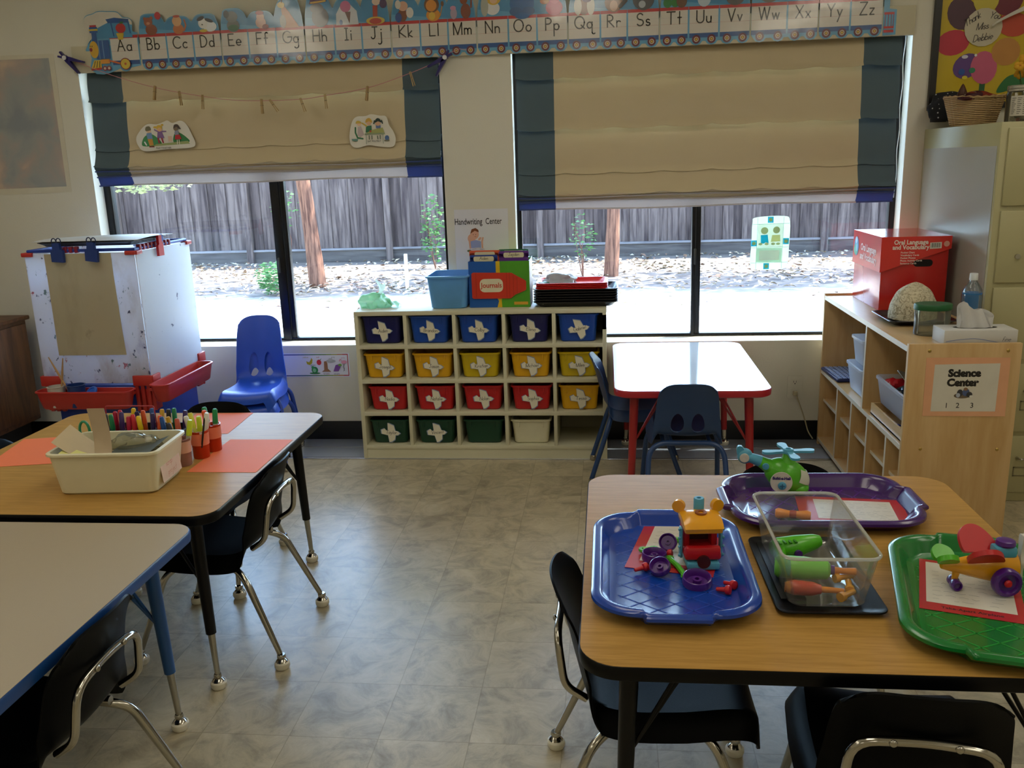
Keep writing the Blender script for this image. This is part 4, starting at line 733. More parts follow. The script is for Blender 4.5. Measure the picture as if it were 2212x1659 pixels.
# ================================================================= alphabet train
zb, zp0, zp1, zr = 1.964, 1.984, 2.087, 2.101       # blue band, white panel, red stripe
CARDY = -.0225
def wheelart(d, x, M, r=.0195):
    for k, (rad, c) in enumerate(((r, '5f1f33'), (r*.56, 'd9c9b0'), (r*.40, '5f1f33'), (r*.26, 'c9a63c'))):
        d.flat(ell(rad, rad, 16, x, 1.957), .0024+k*.0002, C(c, .2, coat=.4), M)
def art(ch, x):
    b = zr-.004; E_ = lambda a, z, rx, ry, c, r=0: ('e', x+a, b+z, rx, ry, c, r)
    D = {
    'B': [E_(0, .022, .030, .026, '8a4a34'), E_(-.012, .058, .022, .022, '955238'), E_(-.028, .074, .008, .008, '955238'), E_(.006, .076, .008, .008, '955238'), E_(.040, .085, .016, .018, 'b82a34'), E_(-.012, .052, .009, .007, 'c98a6a')],
    'C': [E_(0, .020, .028, .024, 'c07040'), E_(-.004, .056, .024, .024, 'd9a878'), ('l', [(x+.028, b+.01), (x+.040, b+.035), (x+.034, b+.06)], .007, 'c07040'), E_(-.004, .078, .018, .006, 'b04a3a')],
    'D': [E_(.022, .024, .034, .024, 'dfe2e4'), E_(-.012, .040, .024, .024, 'dcdcd8'), E_(-.022, .062, .020, .009, '23232a', 20), E_(.020, .052, .022, .008, '23232a', -20), E_(-.012, .006, .020, .007, 'c9b040'), E_(-.016, .034, .004, .003, '22202a')],
    'E': [E_(0, .022, .032, .030, '6a6f6c'), E_(-.004, .062, .030, .026, '767b7a'), E_(0, .012, .028, .014, '3a6a4a'), E_(-.03, .075, .014, .018, '4a4f52')],
    'F': [E_(0, .030, .026, .026, 'd0a898'), E_(0, .055, .020, .020, 'd8b09c'), E_(-.002, .074, .020, .010, 'a83a3a'), E_(.022, .010, .016, .012, '8a3a34')],
    'G': [('p', [(x-.030, b), (x+.050, b), (x+.004, b+.07), (x-.02, b+.10), (x-.034, b+.09)], 'b87a48'), E_(-.034, .104, .018, .014, 'd3b448'), E_(-.03, .03, .016, .030, '9a9a98'), ('l', [(x-.03, b+.115), (x-.03, b+.128)], .004, '7a4a2a')],
    'H': [E_(.010, .040, .042, .046, '5f6166'), E_(-.004, .080, .034, .024, '6a6c70'), ('p', [(x-.04, b+.10), (x+.02, b+.104), (x+.05, b+.112), (x+.01, b+.13), (x-.03, b+.135)], '5a2348'), ('l', [(x-.03, b+.106), (x+.04, b+.112)], .008, 'c99a3a')],
    'I': [('p', [(x-.055, b), (x-.052, b+.05), (x-.03, b+.085), (x+.02, b+.09), (x+.05, b+.06), (x+.056, b)], 'c9cdd4'), E_(-.004, .082, .026, .026, 'c0608c'), ('p', [(x-.008, b+.058), (x+.020, b+.058), (x+.012, b+.004)], '6a4438'), E_(-.03, .012, .008, .012, '6a86b8')],
    'J': [('p', [(x-.012, b+.02), (x+.010, b+.02), (x+.014, b+.08), (x-.010, b+.08)], 'a83c2a'), E_(0, .012, .046, .018, 'c9a840'), E_(0, .01, .03, .014, 'b03a30'), E_(.008, .098, .020, .018, 'd8c0ae'), E_(.008, .116, .022, .010, '8a2a34'), E_(.042, .086, .018, .020, '4a3058')],
    'K': [E_(-.010, .030, .022, .030, '7a4630'), E_(-.006, .070, .024, .022, 'cfa088'), E_(.026, .040, .018, .024, 'd8d4cc'), E_(-.03, .078, .014, .020, 'cfcabf'), E_(-.03, .020, .016, .022, '2a4a90')],
    'L': [E_(.0, .024, .034, .028, 'd08a30'), E_(-.006, .070, .036, .036, '6a4a30'), E_(-.008, .066, .026, .026, 'd58a34'), E_(-.006, .02, .016, .018, 'd8b040'), ('l', [(x+.034, b+.02), (x+.044, b+.06)], .004, 'd08a30'), E_(.046, .072, .007, .012, '6a4a30')],
    'M': [E_(.020, .034, .024, .034, '80422e'), E_(.012, .084, .018, .020, '87482f'), ('l', [(x+.046, b+.05), (x+.05, b+.10)], .008, '80422e'), E_(-.038, .026, .016, .026, 'a898ac'), E_(-.040, .050, .014, .010, 'c08aa4')],
    'N': [E_(.004, .040, .034, .030, 'd5d5d5'), E_(.010, .082, .034, .028, 'cfa63e'), E_(.010, .076, .018, .016, 'd8ae86'), E_(-.034, .05, .018, .045, 'a6a89c')],
    'O': [E_(0, .056, .058, .054, '1f5fa0'), E_(-.03, .020, .030, .020, '1b5590'), E_(.03, .020, .030, .020, '1b5590'), E_(-.016, .09, .012, .014, '7ab0d8'), E_(.02, .09, .012, .014, '7ab0d8'), E_(0, .0, .034, .014, '1f5fa0')],
    'P': [E_(.010, .030, .040, .034, 'c2587a'), E_(.012, .074, .026, .028, 'cc6484'), E_(-.034, .060, .022, .014, 'b8703a')],
    'Q': [E_(0, .034, .030, .044, '7a4a38'), E_(-.028, .030, .018, .040, 'c8c4bc'), E_(.032, .030, .018, .042, 'c8c4bc'), E_(.014, .07, .026, .026, '4a2a5a')],
    'R': [E_(0, .040, .042, .044, '84583c'), E_(0, .024, .018, .024, 'b98a6a'), ('l', [(x+.03, b+.02), (x+.056, b+.045)], .018, '3a2a28')],
    'S': [E_(0, .046, .050, .048, '4a4c52'), E_(-.006, .024, .016, .016, 'a8aeb4')],
    'T': [E_(-.03, .024, .020, .022, '2a7a3a'), E_(.004, .024, .018, .020, '2a7a3a'), E_(.034, .030, .024, .030, '6a4a36')],
    'U': [E_(0, .034, .030, .034, 'b8c8d4')], 'V': [E_(0, .030, .040, .030, '5a5658'), E_(-.02, .05, .02, .02, 'b04038')],
    'W': [E_(0, .030, .040, .026, '6a6460')], 'X': [E_(0, .030, .036, .022, 'b03038')], 'Y': [E_(0, .040, .030, .038, 'a9bccb')], 'Z': [E_(0, .040, .040, .040, 'd6d6d2'), E_(.01, .05, .010, .03, '26262a')]}
    return D.get(ch, [])
BK = dict(coat=1, bump=.16, bscale=6, spec=.8)
SKY = P('banner_blue', '3f86b4', .2, var=.04, **BK); EDGE = P('banner_edge_blue', '5b9cc4', .2, **BK)
WHT = P('banner_white', 'cfc9bf', .2, var=.02, **BK); REDS = P('banner_red', 'b5262c', .2, **BK); NVY = P('banner_navy', '1f4f90', .2, **BK)
def alpha_card(cells, x0, x1, label, engine=False, caboose=False, divs=None):
    t = thing('alphabet_card', label, 'alphabet banner card', (0, CARDY, 0)); M = WALLM
    n = 60; hx = {}
    tops = dict(B=.095, C=.078, D=.082, E=.10, F=.082, G=.135, H=.14, I=.12, J=.14, K=.11, L=.12, M=.12, N=.13, O=.13, P=.125, Q=.11, R=.11, S=.11, T=.10, U=.10, V=.09, W=.09, X=.09, Y=.095, Z=.09)
    outline = [(x0+.003, zb), (x0+.003, zp1)]
    if not engine:
        for i in range(1, n):
            x = x0+(x1-x0)*i/n; h = 0
            for k, c in enumerate(cells):
                cx = (divs[k]+divs[k+1])/2; h = max(h, tops[c]*max(0, 1-((x-cx)/.085)**4))
            edge = min(1, (x-x0)/.02, (x1-x)/.02); outline.append((x, zp1+.012+(max(h, .05))*edge**.6))
    else:
        outline = [(-2.150, 1.975), (-2.158, 1.945), (-2.125, 1.935), (-2.09, 1.93), (-2.05, 1.942)]
        top = smoothp([(-2.150, 2.035), (-2.158, 2.06), (-2.145, 2.08), (-2.135, 2.09), (-2.14, 2.12), (-2.155, 2.15), (-2.16, 2.18), (-2.145, 2.20), (-2.11, 2.208), (-2.08, 2.218), (-2.03, 2.216), (-1.985, 2.212), (-1.965, 2.195), (-1.955, 2.185), (-1.925, 2.18), (-1.91, 2.16), (-1.915, 2.12), (-1.90, 2.10)], 4)
        outline = [(-2.158, 1.95), (-2.156, 1.965), (-2.145, 2.0)]+top+[(-1.887, 2.09)]
    if not engine: outline.append((x1-.003, zp1+.01))
    outline.append((x1-.003, zb-.006))
    ws = []
    for k in range(len(cells)): a, b_ = divs[k], divs[k+1]; ws += [a+(b_-a)*.26, a+(b_-a)*.76]
    if engine: ws = [-1.972]
    for wx in sorted(ws, reverse=True): outline += [(wx+q*.030, 1.957-.026*math.sqrt(max(0, 1-q*q))) for q in (.95, .6, 0, -.6, -.95)]
    if engine: outline += [(-2.02, 1.94), (-2.05, 1.930), (-2.09, 1.922), (-2.13, 1.926)]
    MB().prism(outline, 0, .0009, EDGE, M).build('card_backing', t)
    p = MB()
    inner = [(x, z) for x, z in outline if z > zp1+.004]
    if len(inner) > 3 and not engine:
        cxm = (x0+x1)/2; p.flat([(cxm+(x-cxm)*.985, z-.006) for x, z in inner][::-1], .0012, SKY, M)
    for k, c in enumerate(cells):
        a, b_ = divs[k], divs[k+1]
        q = .004
        p.flat([(a+q, zp0), (b_-q, zp0), (b_-q, zp1), (a+q, zp1)], .0014, WHT, M); p.flat([(a+q, zb), (b_-q, zb), (b_-q, zp0), (a+q, zp0)], .0014, NVY, M); p.flat([(a+.001, zp1), (b_-.001, zp1), (b_-.001, zr), (a+.001, zr)], .0014, REDS, M)
        for zz, cc in ((2.027, 'b5706a'), (2.055, 'b8b4c0')): p.flat([(a+q, zz), (b_-q, zz), (b_-q, zz+.0009), (a+q, zz+.0009)], .0016, C(cc, .2, coat=.4), M)
        h = .053; W = GL[c][0]+.22+GL[c.lower()][0]; sc = min(1, (b_-a-.022)/(W*h))
        pen(p, c+c.lower(), h*1.0, .0056, C('151416', .2, coat=.4), M @ T((a+b_)/2, 2.0285, 0) @ Matrix.Diagonal((sc, 1, 1, 1)), .0020, gap=.24)
    p.build('printed_panel', t)
    d = MB()
    for wx in ws:
        if not engine: wheelart(d, wx, M)
    for k, c in enumerate(cells):
        if not engine: draw(d, art(c, (divs[k]+divs[k+1])/2), M, .0024, .0002, .2)
    if engine:
        draw(d, [('p', [(x, z-.004) for x, z in top[6:-10]]+[(-2.0, 2.17), (-2.10, 2.13)], 'cfcabd'), ('p', [(-2.118, 2.09), (-1.915, 2.09), (-1.925, 2.165), (-2.03, 2.165), (-2.118, 2.13)], '3f86b4'), ('p', [(-2.035, 2.16), (-1.93, 2.158), (-1.925, 2.174), (-2.0, 2.184), (-2.045, 2.178)], '1f4f90'), ('l', [(-2.02, 2.165), (-2.012, 2.10)], .006, '1f4f90'), ('l', [(-1.93, 2.16), (-1.925, 2.11)], .005, '1f4f90'),
            ('e', -1.972, 2.134, .026, .023, 'b5262c'), ('p', [(-1.975, 2.154), (-1.955, 2.156), (-1.955, 2.164), (-1.972, 2.164)], '2a6a3a'), ('p', [(-1.998, 2.112), (-1.958, 2.112), (-1.966, 2.082), (-1.99, 2.080)], 'c2a82e'), ('r', -2.128, 2.075, -2.102, 2.118, '1f4f90'), ('r', -2.136, 2.118, -2.094, 2.145, '25579a'), ('r', -2.138, 2.128, -2.092, 2.136, 'c9b23a'), ('r', -2.132, 2.145, -2.098, 2.154, 'a82c38'),
            ('r', -2.115, 1.995, -2.043, 2.082, '24569a'), ('r', -2.10, 1.996, -2.096, 2.081, '6a9ac8'), ('r', -2.078, 1.996, -2.074, 2.081, '6a9ac8'), ('e', -2.124, 2.040, .024, .040, 'd0a42c'), ('e', -2.140, 2.040, .008, .009, '8a2a30'), ('p', [(-2.13, 1.99), (-2.095, 1.99), (-2.095, 1.955), (-2.152, 1.950)], 'd2b03a'), ('p', [(-2.152, 1.950), (-2.095, 1.955), (-2.095, 1.946), (-2.15, 1.942)], 'b5302a'),
            ('l', [(-2.125, 1.985), (-2.137, 1.956)], .003, '22202a'), ('l', [(-2.113, 1.985), (-2.121, 1.956)], .003, '22202a'), ('l', [(-2.101, 1.985), (-2.105, 1.956)], .003, '22202a'), ('r', -2.095, 1.972, -2.048, 1.993, 'd08c2a'), ('l', [(-2.05, 1.985), (-1.98, 1.966)], .008, 'c0602a'), ('e', -1.968, 1.967, .028, .028, '7a2030'), ('e', -1.968, 1.967, .024, .024, 'cfb43c'), ('e', -1.968, 1.967, .006, .006, 'a8482a'),
            ('e', -2.078, 1.950, .012, .012, '7a2030'), ('e', -2.078, 1.950, .006, .006, 'd8c8b8'), ('e', -2.056, 1.950, .012, .012, '7a2030'), ('e', -2.056, 1.950, .006, .006, 'd8c8b8'), ('e', -2.140, 2.056, .002, .003, '2a2a20'), ('e', -2.130, 2.056, .002, .003, '2a2a20')], M, .0024, .0002, .2)
    d.build('picture_print', t)
    if caboose:
        c = MB(); c.prism([(1.665, 1.935), (1.722, 1.938), (1.722, 2.045), (1.69, 2.05), (1.69, 2.14), (1.665, 2.12)], 0, .0009, EDGE, M)
        for z0, z1 in ((2.025, 2.035), (1.965, 1.975), (1.948, 1.96)): c.flat([(1.668, z0), (1.712, z0), (1.712, z1), (1.668, z1)], .0013, REDS, M)
        for xx in (1.672, 1.685, 1.698, 1.708): c.flat([(xx, 1.97), (xx+.003, 1.97), (xx+.003, 2.03), (xx, 2.03)], .0012, C('8a2c50', .2), M)
        c.build('caboose_rail', t)
X = [-1.885, -1.744, -1.606, -1.464, -1.325, -1.184, -1.040, -.892, -.757, -.613, -.471, -.336, -.198, -.047, .089, .235, .387, .512, .661, .794, .933, 1.075, 1.239, 1.379, 1.519, 1.663]
alpha_card('A', -2.16, -1.887, 'blue smiling train engine card with letters Aa at the left end of the banner', True, divs=[-2.040, -1.890])
def grp(s, i, j, lab, cab=False): alpha_card(s, X[i], X[j], lab, caboose=cab, divs=X[i:j+1])
for s_, i in (('BCD', 0), ('EFG', 3), ('HIJ', 6), ('KLM', 9), ('NOP', 12), ('QRS', 15), ('TUV', 18), ('WX', 21)):
    grp(s_, i, i+len(s_), 'alphabet train car card with letters %s, over the windows' % ' '.join(c+c.lower() for c in s_))
grp('YZ', 23, 25, 'last alphabet train car card with letters Yy Zz and a red caboose rail', True)
# ================================================================= string, clamps, pegs
SP = [(-2.262, 2.000), (-2.217, 1.985), (-2.022, 1.909), (-1.812, 1.845), (-1.6, 1.800), (-1.388, 1.769), (-1.104, 1.762), (-.955, 1.775), (-.728, 1.805), (-.524, 1.862), (-.400, 1.905), (-.362, 1.918)]
def spline(P_, n=8):
    o = []
    for i in range(len(P_)-1):
        p = [P_[max(i-1, 0)], P_[i], P_[i+1], P_[min(i+2, len(P_)-1)]]
        for k in range(n):
            f = k/n; o.append(tuple(.5*((2*p[1][a])+(-p[0][a]+p[2][a])*f+(2*p[0][a]-5*p[1][a]+4*p[2][a]-p[3][a])*f*f+(-p[0][a]+3*p[1][a]-3*p[2][a]+p[3][a])*f**3) for a in range(len(P_[0]))))
    return o+[tuple(P_[-1])]
sp = spline(SP); tag(MB().tube([(x, -.050, z) for x, z in sp], .0016, P('pink_string', 'c27f86', .8), 6).tube([(-.362, -.050, 1.918), (-.33, -.047, 1.945), (-.28, -.046, 1.962), (-.25, -.046, 1.955)], .0014, P('pink_string', 'c27f86', .8), 6).build('pink_string'), 'pink string strung between two purple clamps across the left blind', 'string')
PUR = P('purple_clamp_plastic', '241a63', .35)
def clamp(cx, cz, a1, a2, label):
    t = thing('spring_clamp', label, 'clamp', (cx, -.047, cz)); M = WALLM
    for a in (a1, a2): MB().prism([(x*cos(R(a))-y*sin(R(a)), x*sin(R(a))+y*cos(R(a))) for x, y in ((-.012, -.009), (.02, -.010), (.062, -.006), (.095, -.003), (.095, .004), (.06, .006), (.02, .010), (-.012, .009))], -.012, .012, PUR, M).build('jaw', t)
    for a in (a1, a2): MB().prism([(x*cos(R(a+180))-y*sin(R(a+180)), x*sin(R(a+180))+y*cos(R(a+180))) for x, y in ((-.01, -.006), (.038, -.004), (.038, .005), (-.01, .007))], -.009, .009, PUR, M).build('handle', t)
    MB().cyl((0, .0, 0), (0, -.016, 0), .0105, P('white_pad', 'd8d8d8', .4)).build('pivot', t)
clamp(-2.268, 2.005, -52, -14, 'purple spring clamp at the left end of the pink string'); clamp(-.352, 1.925, 204, 240, 'purple spring clamp at the right end of the pink string')
PEG = wood('peg_wood', 'b59a6c', '9a7d50', (20, 20, 3), .7, 3)
peg = None
def string_z(x):
    for a, b in zip(sp, sp[1:]):
        if a[0] <= x <= b[0]: return a[1]+(b[1]-a[1])*(x-a[0])/(b[0]-a[0]+1e-9)
    return 1.9
ords = ['first', 'second', 'third', 'fourth', 'fifth', 'sixth', 'seventh', 'eighth', 'last']
for i, (x, rot, yaw) in enumerate(((-1.820, -14, 75), (-1.696, 3, 10), (-1.579, -4, 12), (-1.278, -2, 85), (-1.232, 32, 20), (-1.078, 16, 20), (-.955, 3, 20), (-.740, -12, 60), (-.524, 14, 15))):
    lab = '%s wooden clothespin from the left on the pink string' % ords[i]
    if peg is None:
        peg = thing('clothespin', lab, 'clothespin', (0, 0, 0))
        for s in (-1, 1): MB().prism([(s*.001, .008), (s*.004, .010), (s*.0055, .004), (s*.0055, -.030), (s*.007, -.058), (s*.003, -.060), (s*.0015, -.025), (s*.001, -.01)], -.005, .005, PEG, WALLM).build('peg_half', peg)
        MB().tube([(-.006, -.006, -.020), (-.006, .006, -.020), (.006, .006, -.022), (.006, -.006, -.020)], .001, CHROME, 6, closed=True).build('spring', peg); o = peg
    else: o = dup(peg, (0, 0, 0), label=lab)
    o.location = (x, -.050, string_z(x)-.002); o.rotation_euler = (0, R(-rot), R(yaw))
# ================================================================= easel
def stainmat(name, base, cols, scale=9, thr=.62):
    m = bpy.data.materials.new(name); m.use_nodes = True; n = m.node_tree.nodes; l = m.node_tree.links; b = n['Principled BSDF']
    tc = n.new('ShaderNodeTexCoord'); prev = None; rgb = n.new('ShaderNodeRGB'); rgb.outputs[0].default_value = lin(base); cur = rgb.outputs[0]
    for k, (c, sc, th, wd, st) in enumerate(cols):
        mp = n.new('ShaderNodeMapping'); mp.inputs['Location'].default_value = (k*3.7, k*1.3, k*5.1); mp.inputs['Scale'].default_value = (1, 1, .45 if sc < 8 else .8); l.new(tc.outputs['Object'], mp.inputs[0])
        nz = n.new('ShaderNodeTexNoise'); nz.inputs['Scale'].default_value = sc; nz.inputs['Detail'].default_value = 6; nz.inputs['Roughness'].default_value = .6; l.new(mp.outputs[0], nz.inputs['Vector'])
        mr = n.new('ShaderNodeMapRange'); mr.inputs[1].default_value = th; mr.inputs[2].default_value = th+wd; mr.inputs[4].default_value = st; l.new(nz.outputs['Fac'], mr.inputs[0])
        mx = n.new('ShaderNodeMix'); mx.data_type = 'RGBA'; l.new(mr.outputs[0], mx.inputs[0]); l.new(cur, mx.inputs[6]); mx.inputs[7].default_value = lin(c); cur = mx.outputs[2]
    l.new(cur, b.inputs['Base Color']); b.inputs['Roughness'].default_value = .45
    tr = n.new('ShaderNodeBsdfTranslucent'); l.new(cur, tr.inputs[0]); ms = n.new('ShaderNodeMixShader'); ms.inputs[0].default_value = .55; l.new(b.outputs[0], ms.inputs[1]); l.new(tr.outputs[0], ms.inputs[2]); l.new(ms.outputs[0], n['Material Output'].inputs[0]); return m
ST1 = stainmat('stained_panel', 'eceef6', [('a58a63', 2.6, .50, .14, .65), ('c79aa8', 5, .56, .12, .6), ('8f8fb4', 7, .60, .08, .5), ('2f3a66', 22, .625, .03, .9), ('b8324a', 19, .66, .02, .8), ('3f6a66', 24, .66, .02, .8)])
ST2 = stainmat('stained_side_panel', 'f6f8fc', [('b3aa98', 4, .56, .14, .4), ('31406a', 20, .655, .03, .8)])
ST3 = stainmat('stained_paper', 'd9ceb2', [('b8a684', 5, .56, .2, .5), ('8a6a48', 9, .66, .08, .4)])
ERED = P('easel_red_plastic', 'b5312c', .35); EBLU = P('easel_blue_plastic', '1f3f9c', .38)
ez = thing('painting_easel', 'four-sided paint-stained white easel with blue base and red trays by the left window', 'easel', (-1.93, -.46, 0))
hx, hy = .262, .262
for nm, c, dd, mt in (('front', (0, -hy, .798), (2*hx-.006, .006, .598), ST1), ('right', (hx, 0, .798), (.006, 2*hy-.006, .598), ST2), ('back', (0, hy, .798), (2*hx-.006, .006, .598), ST2), ('left', (-hx, 0, .798), (.006, 2*hy-.006, .598), ST1)):
    MB(Matrix.Translation(c)).box((0, 0, 0), dd, mt, .002).build('painting_panel', ez, loc=None)
b = MB(); b.box((0, 0, .225), (.47, .47, .45), EBLU, .02); b.box((0, 0, .478), (2*hx-.01, 2*hy-.01, .022), EBLU, .004); b.box((0, 0, .46), (.44, .44, .03), EBLU); b.build('base', ez)
for sx in (-1, 1):
    for sy in (-1, 1):
        m = MB(); m.box((sx*(hx-.038), sy*(hy+.008), .512), (.095, .012, .048), ERED, .003); m.box((sx*(hx+.008), sy*(hy-.024), .512), (.012, .07, .048), ERED, .003)
        for q in range(3): m.box((sx*(hx-.02-.028*q), sy*(hy-.004), .43), (.018, .018, .13), ERED, .003)
        m.box((sx*(hx-.03), sy*(hy-.012), .43), (.07, .012, .125), ERED, .002); m.box((sx*(hx-.006), sy*(hy-.04), .43), (.012, .06, .125), ERED, .002); m.build('corner_bracket', ez)
        m = MB(); m.box((sx*(hx-.018), sy*(hy+.005), 1.094), (.05, .016, .018), ERED, .003); m.box((sx*(hx+.005), sy*(hy-.018), 1.094), (.016, .05, .018), ERED, .003); m.build('top_clip', ez)
for k in range(4):
    rt_ = Matrix.Rotation(R(90*k), 4, 'Z'); m = MB(rt_); m.tube([(-hx+.01, -hy+.012, 1.108), (hx-.01, -hy+.012, 1.108)], .007, EBLU, 10); m.build('top_rail', ez)
for (sx, sy, n_, ax) in ((0, -1, 5, 'x'), (1, 0, 9, 'y')):
    for q in range(n_):
        m = MB(); o = (-.10+.026*q) if ax == 'x' else (-.20+.034*q)
        pos = (o-.02, -hy+.012, 1.112) if ax == 'x' else (hx-.012, o, 1.112)
        m.box(pos, (.016, .020, .028) if ax == 'x' else (.020, .016, .028), P('easel_dark_red', '8f1f34', .4), .003); m.build('brush_clip', ez)
def etray(M, w_, label):
    m = MB(M); tub(m, w_-.03, .065, w_, .085, .085, .03, ERED, rim=.006, rh=.006); return m.build('paint_tray', ez)
etray(Matrix.Translation((-.025, -hy-.068, .400)), .45, 'x'); etray(Matrix.Translation((hx+.070, -.10, .425)) @ Matrix.Rotation(R(90), 4, 'Z'), .50, 'y')
m = MB()
m.box((-.02, -hy-.014, .455), (.40, .03, .012), ERED, .003); m.box((hx+.014, -.08, .475), (.03, .44, .012), ERED, .003); m.build('tray_support', ez)
sh = MB(); sh.sheet(lambda u, v: (-.158+.316*u+.012*v*v*(u-.2), -.004*sin(u*3)*v-.002, .0-.462*v), 10, 14, .0012, ST3); o = sh.build('painting_paper', None, (-1.935, -.7285, 1.096)); tag(o, 'beige stained paper hanging on the front of the easel', 'paper')
BCL = P('blue_clip_plastic', '15357e', .38)
for i, (x, r_) in enumerate(((-2.018, 0), (-1.858, 4))):
    t = thing('paper_clip', ['blue ring-handled clip on the easel, left of the two', 'blue ring-handled clip on the easel, right of the two'][i], 'clip', (x, -.742, 1.085), rot=(0, r_, 0)); m = MB(WALLM)
    m.prism([(-.028, -.022), (.028, -.026), (.030, .026), (.018, .030), (.016, .060), (-.016, .060), (-.018, .030), (-.028, .026)], -.006, .010, BCL); m.build('clip_body', t)
    for s in (-1, 1): MB().tube([(s*.011+.0105*cos(a), 0, .068+.0125*sin(a)) for a in [2*pi*k/14 for k in range(14)]], .0025, P('navy_ring', '17234a', .35), 8, closed=True).build('ring_handle', t)
t = thing('paper_clip', 'red clip gripping the top of the easel side panel', 'clip', (-1.660, -.52, 1.09)); MB().prism([(-.024, -.03), (.024, -.03), (.024, .018), (.014, .024), (.014, .066), (-.014, .066), (-.014, .024), (-.024, .018)], 0, .012, P('red_clip_plastic', 'bf1d24', .35), Matrix.Rotation(R(90), 4, 'Z') @ WALLM).build('clip_body', t)
MB().cyl((-.004, .03, .05), (.004, .03, .05), .018, EBLU).build('clip_spring', t)
t = thing('art_tray', 'black tray with a white sheet lying flat on top of the easel', 'tray', (-1.895, -.572, 1.1265), 0)
tub(MB(), .42, .27, .45, .305, .020, .01, P('black_art_tray', '141312', .4), rim=.004, rh=.003).build('tray_body', t)
MB().sheet(lambda u, v: (-.245+.50*u, -.165+.33*v, .0245+.006*sin(u*2.5)*v+.004*sin(v*4)), 10, 10, .001, P('white_drawing_sheet', 'c9cac6', .5)).build('paper_sheet', t)
# paint cups and brushes in the front tray
t = thing('paint_cup', 'white paint-smeared cup in the red front tray of the easel', 'paint cup', (-2.095, -.790, .4045)); MB().lathe([(.030, 0), (.034, .004), (.038, .095), (.041, .098), (.036, .099), (.031, .006), (.001, .006)], P('white_cup_plastic', 'c2bcb4', .45, var=.15), seg=26).build('cup_body', t)
t = thing('paint_cup', 'dark blue paint cup in the red front tray of the easel', 'paint cup', (-1.998, -.790, .4045)); MB().lathe([(.031, 0), (.035, .004), (.039, .102), (.043, .105), (.037, .106), (.032, .006), (.001, .006)], P('navy_cup_plastic', '17346f', .35), seg=26).build('cup_body', t)
t = thing('cup_lid', 'round blue cup lid leaning in the red front tray of the easel', 'lid', (-1.930, -.794, .468), rot=(38, -28, 0)); MB().lathe([(.034, -.004), (.038, -.002), (.038, .004), (.030, .005), (.028, .002), (.001, .002)], P('bright_blue_lid', '2b5fc4', .3), seg=26).build('lid_disc', t)
BR = P('brush_wood', 'b58f62', .5)
for i, (a, b_) in enumerate((((-2.085, -.79, .410), (-2.035, -.798, .635)), ((-2.005, -.79, .412), (-2.105, -.796, .640)))):
    t = thing('paint_brush', ['wooden paint brush handle leaning right out of the white cup', 'wooden paint brush handle leaning left out of the blue cup'][i], 'paint brush', a); v = Vector(b_)-Vector(a)
    MB().tube([v*.30, v*.7, v], [.0038, .005, .0022], BR, 10).build('handle', t); MB().tube([v*.10, v*.30], [.005, .0045], CHROME, 10).build('ferrule', t); MB().tube([(0, 0, .002), v*.12], [.002, .006], C('3a2a2a'), 8).build('bristles', t)
# ================================================================= brown cabinet
BW = wood('brown_cabinet_wood', '6d3f1d', '452309', (2, 14, 14), .45, 2.4); BWV = wood('brown_door_wood', '70421f', '482510', (14, 14, 1.6), .42, 2.4)
t = thing('wooden_cabinet', 'dark brown wooden cabinet against the left wall behind the easel', 'cabinet', (-2.90, -.75, 0))
m = MB(); m.box((0, 0, .43), (.43, 1.32, .56), BW, .004); m.box((-.02, 0, .075), (.36, 1.28, .15), P('dark_plinth', '140b06', .6)); m.build('carcass', t)
m = MB(); m.box((0, 0, .708), (.46, 1.36, .022), BW, .006); m.build('cabinet_top', t)
for k in range(2):
    d = MB(); d.box((.220, -.33+.66*k, .43), (.016, .62, .50), BWV, .004).build('door', t); MB().sph((.236, -.06+.12*k, .57), .012, P('dark_knob', '2a1608', .3)).build('knob', t)
# ================================================================= things on the wood table
ZT_ = .5565
def paper(name, label, cx, cy, w_, d_, rz, mat, z=ZT_, th=.0004): return tag(MB().prism([(w_/2*a, d_/2*b_) for a, b_ in ((-1, -1), (1, -1), (1, 1), (-1, 1))], 0, th, mat).build(name, loc=(cx, cy, z), rz=rz), label, 'paper')
ORP = P('orange_paper', 'e87542', .7, var=.02)
paper('orange_paper', 'orange paper at the right edge of the wood table, beside the marker cups', -.738, -1.918, .216, .322, 0, ORP)
paper('orange_paper', 'orange paper at the far edge of the wood table, before the hidden chair', -.998, -1.565, .215, .262, 3, ORP)
paper('orange_paper', 'orange paper on the left half of the wood table, left of the cream bin', -1.445, -1.880, .225, .30, 12, ORP)
t = thing('plastic_bin', 'cream white plastic bin with coloured papers, on the wood table', 'bin', (-.995, -2.172, ZT_), 4)
CB = P('cream_bin_plastic', 'd6cfae', .35, var=.03)
tub(MB(), .278, .188, .306, .212, .125, .022, CB, rim=.008, rh=.007).build('bin_body', t)
m = MB(Matrix.Translation((.1465, 0, .062)) @ Matrix.Rotation(R(90), 4, 'Z') @ Matrix.Rotation(R(90-5), 4, 'X'))
m.prism(rr(.13, .085, .004), 0, .0006, C('cfae96'))
for k, s_ in enumerate(('Paper for', 'scrap', 'project')): pen(m, s_.replace('P', 'p').replace('S', 's'), .016, .0010, C('b5603f'), T(-.02+.012*k, .022-.026*k, 0), .0009, slant=.2)
m.build('side_label', t)
def bent(name, label, fn, mat, nu=10, nv=6, loc=None, rz=0): return tag(MB().sheet(fn, nu, nv, .0006, mat).build(name, loc=loc, rz=rz), label, 'paper')
L0 = (-.995, -2.172, ZT_)
bent('grey_paper', 'dark grey paper sheet sticking out of the right side of the cream bin', lambda u, v: (-.03+.155*u, -.085+.15*v, .085+.030*u*u+.006*v), P('dark_grey_paper', '4b5350', .8), loc=L0, rz=4)
